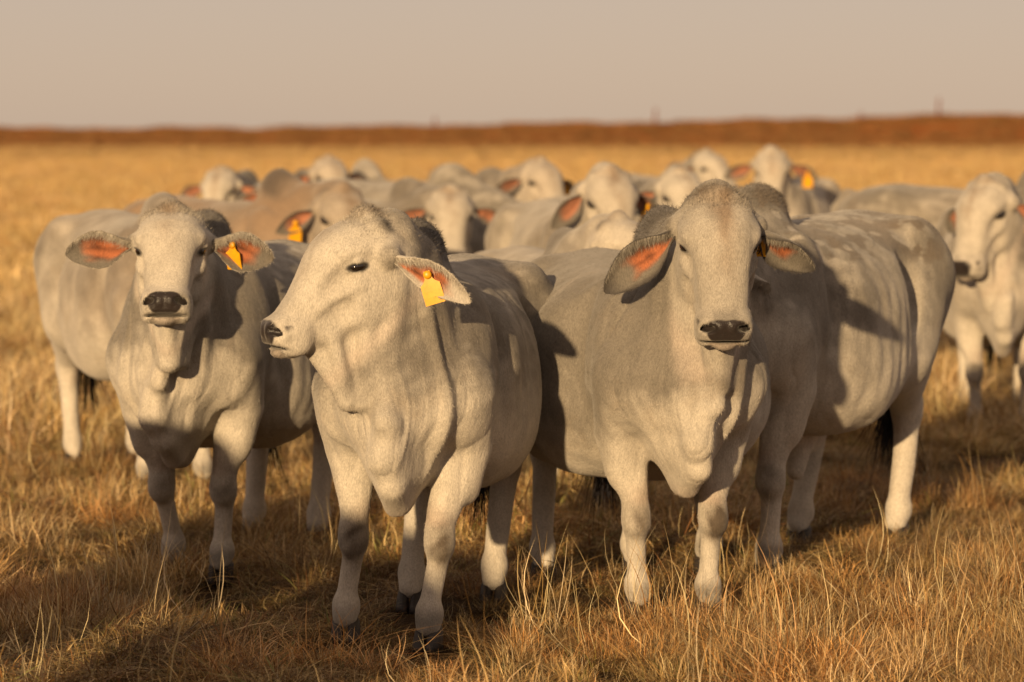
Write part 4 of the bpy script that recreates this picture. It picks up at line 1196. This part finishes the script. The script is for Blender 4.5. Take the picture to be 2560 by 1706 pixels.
def grass_field():
    rng = np.random.RandomState(11)
    P, I, S, C = [], [], [], []
    na_, nb_ = Noise3(5, 14, 1.1), Noise3(6, 14, 3.0)
    def region(n, y0, y1, xw0, xw1, pick, sc, p=1.0, br=1.0, patch=False):
        y = y0 + (y1 - y0) * rng.rand(n) ** p
        xw = xw0 + (xw1 - xw0) * (y - y0) / (y1 - y0)
        x = rng.uniform(-1, 1, n) * xw
        q = np.stack([x, y, np.zeros(n)], 1)
        f = na_(q * V3(1, .8, 0)); g_ = nb_(q)
        idx, ok, s_ = pick(n, f, g_, x, y)
        z = ground_h(x, y) - .004
        P.append(np.stack([x, y, z], 1)[ok]); I.append(idx[ok]); 
        ss = (sc * rng.uniform(.7, 1.3, n) * s_)[ok]; S.append(ss)
        warm = rng.uniform(.8, 1.15, ok.sum()) * br
        if patch: warm = warm * np.clip(.85 + .32 * f[ok] + .2 * g_[ok], .35, 1.35)
        C.append(np.stack([warm * rng.uniform(.95, 1.05, ok.sum()), warm, warm * rng.uniform(.85, 1.1, ok.sum())], 1))
    # close by: matted short grass everywhere, thinner where it is trodden
    def short(n, f, g_, x, y):
        idx = rng.randint(0, 5, n); gr_ = (g_ > .9) & (rng.rand(n) < .35); idx[gr_] = rng.randint(12, 14, gr_.sum())
        return idx, rng.rand(n) < np.clip(.80 + .25 * f, .4, 1), np.clip(1 + .3 * f, .6, 1.5)
    region(2000, 7.5, 17, 3.2, 4.2, short, 1.0, patch=True)
    # bunches grow in clumps: few centres, many plants round each
    cn = 300
    cy = rng.uniform(8, 17, cn); cx = rng.uniform(-1, 1, cn) * (3.2 + .1 * (cy - 8))
    hx = np.concatenate([cx, rng.normal(.75, .75, 70), rng.normal(-1.5, .3, 22), rng.normal(1.7, .4, 26)]); hy = np.concatenate([cy, rng.normal(10.55, .35, 70), rng.normal(11.2, .5, 22), rng.normal(11.3, .6, 26)])
    bald = np.exp(-(((hx + .45) / .42) ** 2 + ((hy - 10.7) / .75) ** 2))
    ok_ = rng.rand(len(hx)) > bald * 1.1; hx, hy = hx[ok_], hy[ok_]
    hh = rng.lognormal(-.05, .32, len(hx)); ht = rng.uniform(.42, 1.3, len(hx))
    for k_, (a, b) in enumerate(zip(hx, hy)):
        m = rng.randint(4, 15); r_ = .035 + .012 * m
        px_ = rng.normal(a, r_, m); py_ = rng.normal(b, r_, m)
        P.append(np.stack([px_, py_, ground_h(px_, py_) - .004], 1))
        kk = .5 if rng.rand() < .12 else .06
        I.append(np.where(rng.rand(m) < .10, rng.randint(9, 12, m), np.where(rng.rand(m) < kk, rng.randint(12, 14, m), rng.randint(5, 9, m))))
        S.append(np.clip(hh[k_], .5, 1.5) * rng.uniform(.55, 1.15, m) * .60)
        w_ = ht[k_] * rng.uniform(.8, 1.15, m); ru = 1 - .25 * max(0, math.sin(k_ * 2.7)); C.append(np.stack([w_ * 1.03, w_ * ru, w_ * ru * ru * rng.uniform(.85, 1.05, m)], 1))
    def straw(n, f, g_, x, y):
        dens = np.clip(.05 + .3 * sstep(.4, 1.3, f) + .9 * np.exp(-(((x - .45) / .5) ** 2 + ((y - 10.75) / .35) ** 2)) + .8 * np.exp(-(((x + 1.42) / .25) ** 2 + ((y - 11.2) / .8) ** 2)), 0, 1)
        dens *= 1 - .85 * np.exp(-(((x + .45) / .42) ** 2 + ((y - 10.6) / .8) ** 2))
        return rng.randint(9, 12, n), rng.rand(n) < dens, np.ones(n)
    region(1500, 8.6, 17, 3.0, 4.2, straw, .75)
    def mid(n, f, g_, x, y):
        idx = np.where(rng.rand(n) < .55, rng.randint(5, 9, n), rng.randint(0, 5, n))
        return idx, rng.rand(n) < .95, 1.2 + .3 * f
    region(4200, 17, 34, 4.6, 8, mid, 1.1, br=1.1)
    def far(n, f, g_, x, y):
        return rng.randint(14, 17, n), np.ones(n, bool), np.clip(1.2 - y / 250, .35, 1)
    region(9000, 30, 110, 8, 24, far, 1.0, 1.3, br=1.15)
    region(9000, 100, 318, 22, 62, far, 1.3, br=1.15)
    P_, I_, S_, C_ = np.concatenate(P), np.concatenate(I), np.concatenate(S), np.concatenate(C)
    n = len(P_)
    for fx_, fy_ in ((-.545, 10.92), (-.262, 10.74), (-.41, 11.55), (-1.05, 12.27)):      # trodden short round the hooves
        q = ((P_[:, 0] - fx_) / .17) ** 2 + ((P_[:, 1] - fy_ + .16) / .34) ** 2
        S_ = S_ * np.where((q < 1) & (P_[:, 1] < 17), .28 + .5 * np.clip(q, 0, 1), 1)
    rot = np.stack([rng.normal(0, .10, n), rng.normal(0, .10, n), rng.uniform(0, 6.283, n)], 1)
    o = scatter('grass', P_, I_, np.stack([S_, S_, S_ * rng.uniform(.85, 1.15, n)], 1), rot, C_)
    tag(o, 'dry golden pasture grass with taller straw-coloured bunches', 'grass', None, 'stuff')
    # rust clumps on the far bank
    n = 5200
    x = rng.uniform(-70, 75, n); d_ = rng.uniform(0, 16, n) ** 1.0
    z = bank_h(x) * sstep(0, 13, d_) - .08
    crest = 1 + .9 * sstep(.8, 1.8, Noise3(8, 12, .25)(np.stack([x, d_ * .3, x * 0], 1)))
    s_ = rng.uniform(.3, .85, n) * crest * .8
    o2 = scatter('bank_grass', np.stack([x, 316 + d_, z], 1), rng.randint(17, 19, n), np.stack([s_ * 1.6, s_ * 1.6, s_], 1), np.stack([np.zeros(n), np.zeros(n), rng.uniform(0, 6.283, n)], 1), np.tile(rng.uniform(.7, 1.2, (n, 1)), (1, 3)))
    tag(o2, 'rust red grass covering the far bank on the skyline', 'grass', None, 'stuff')
grass_field()
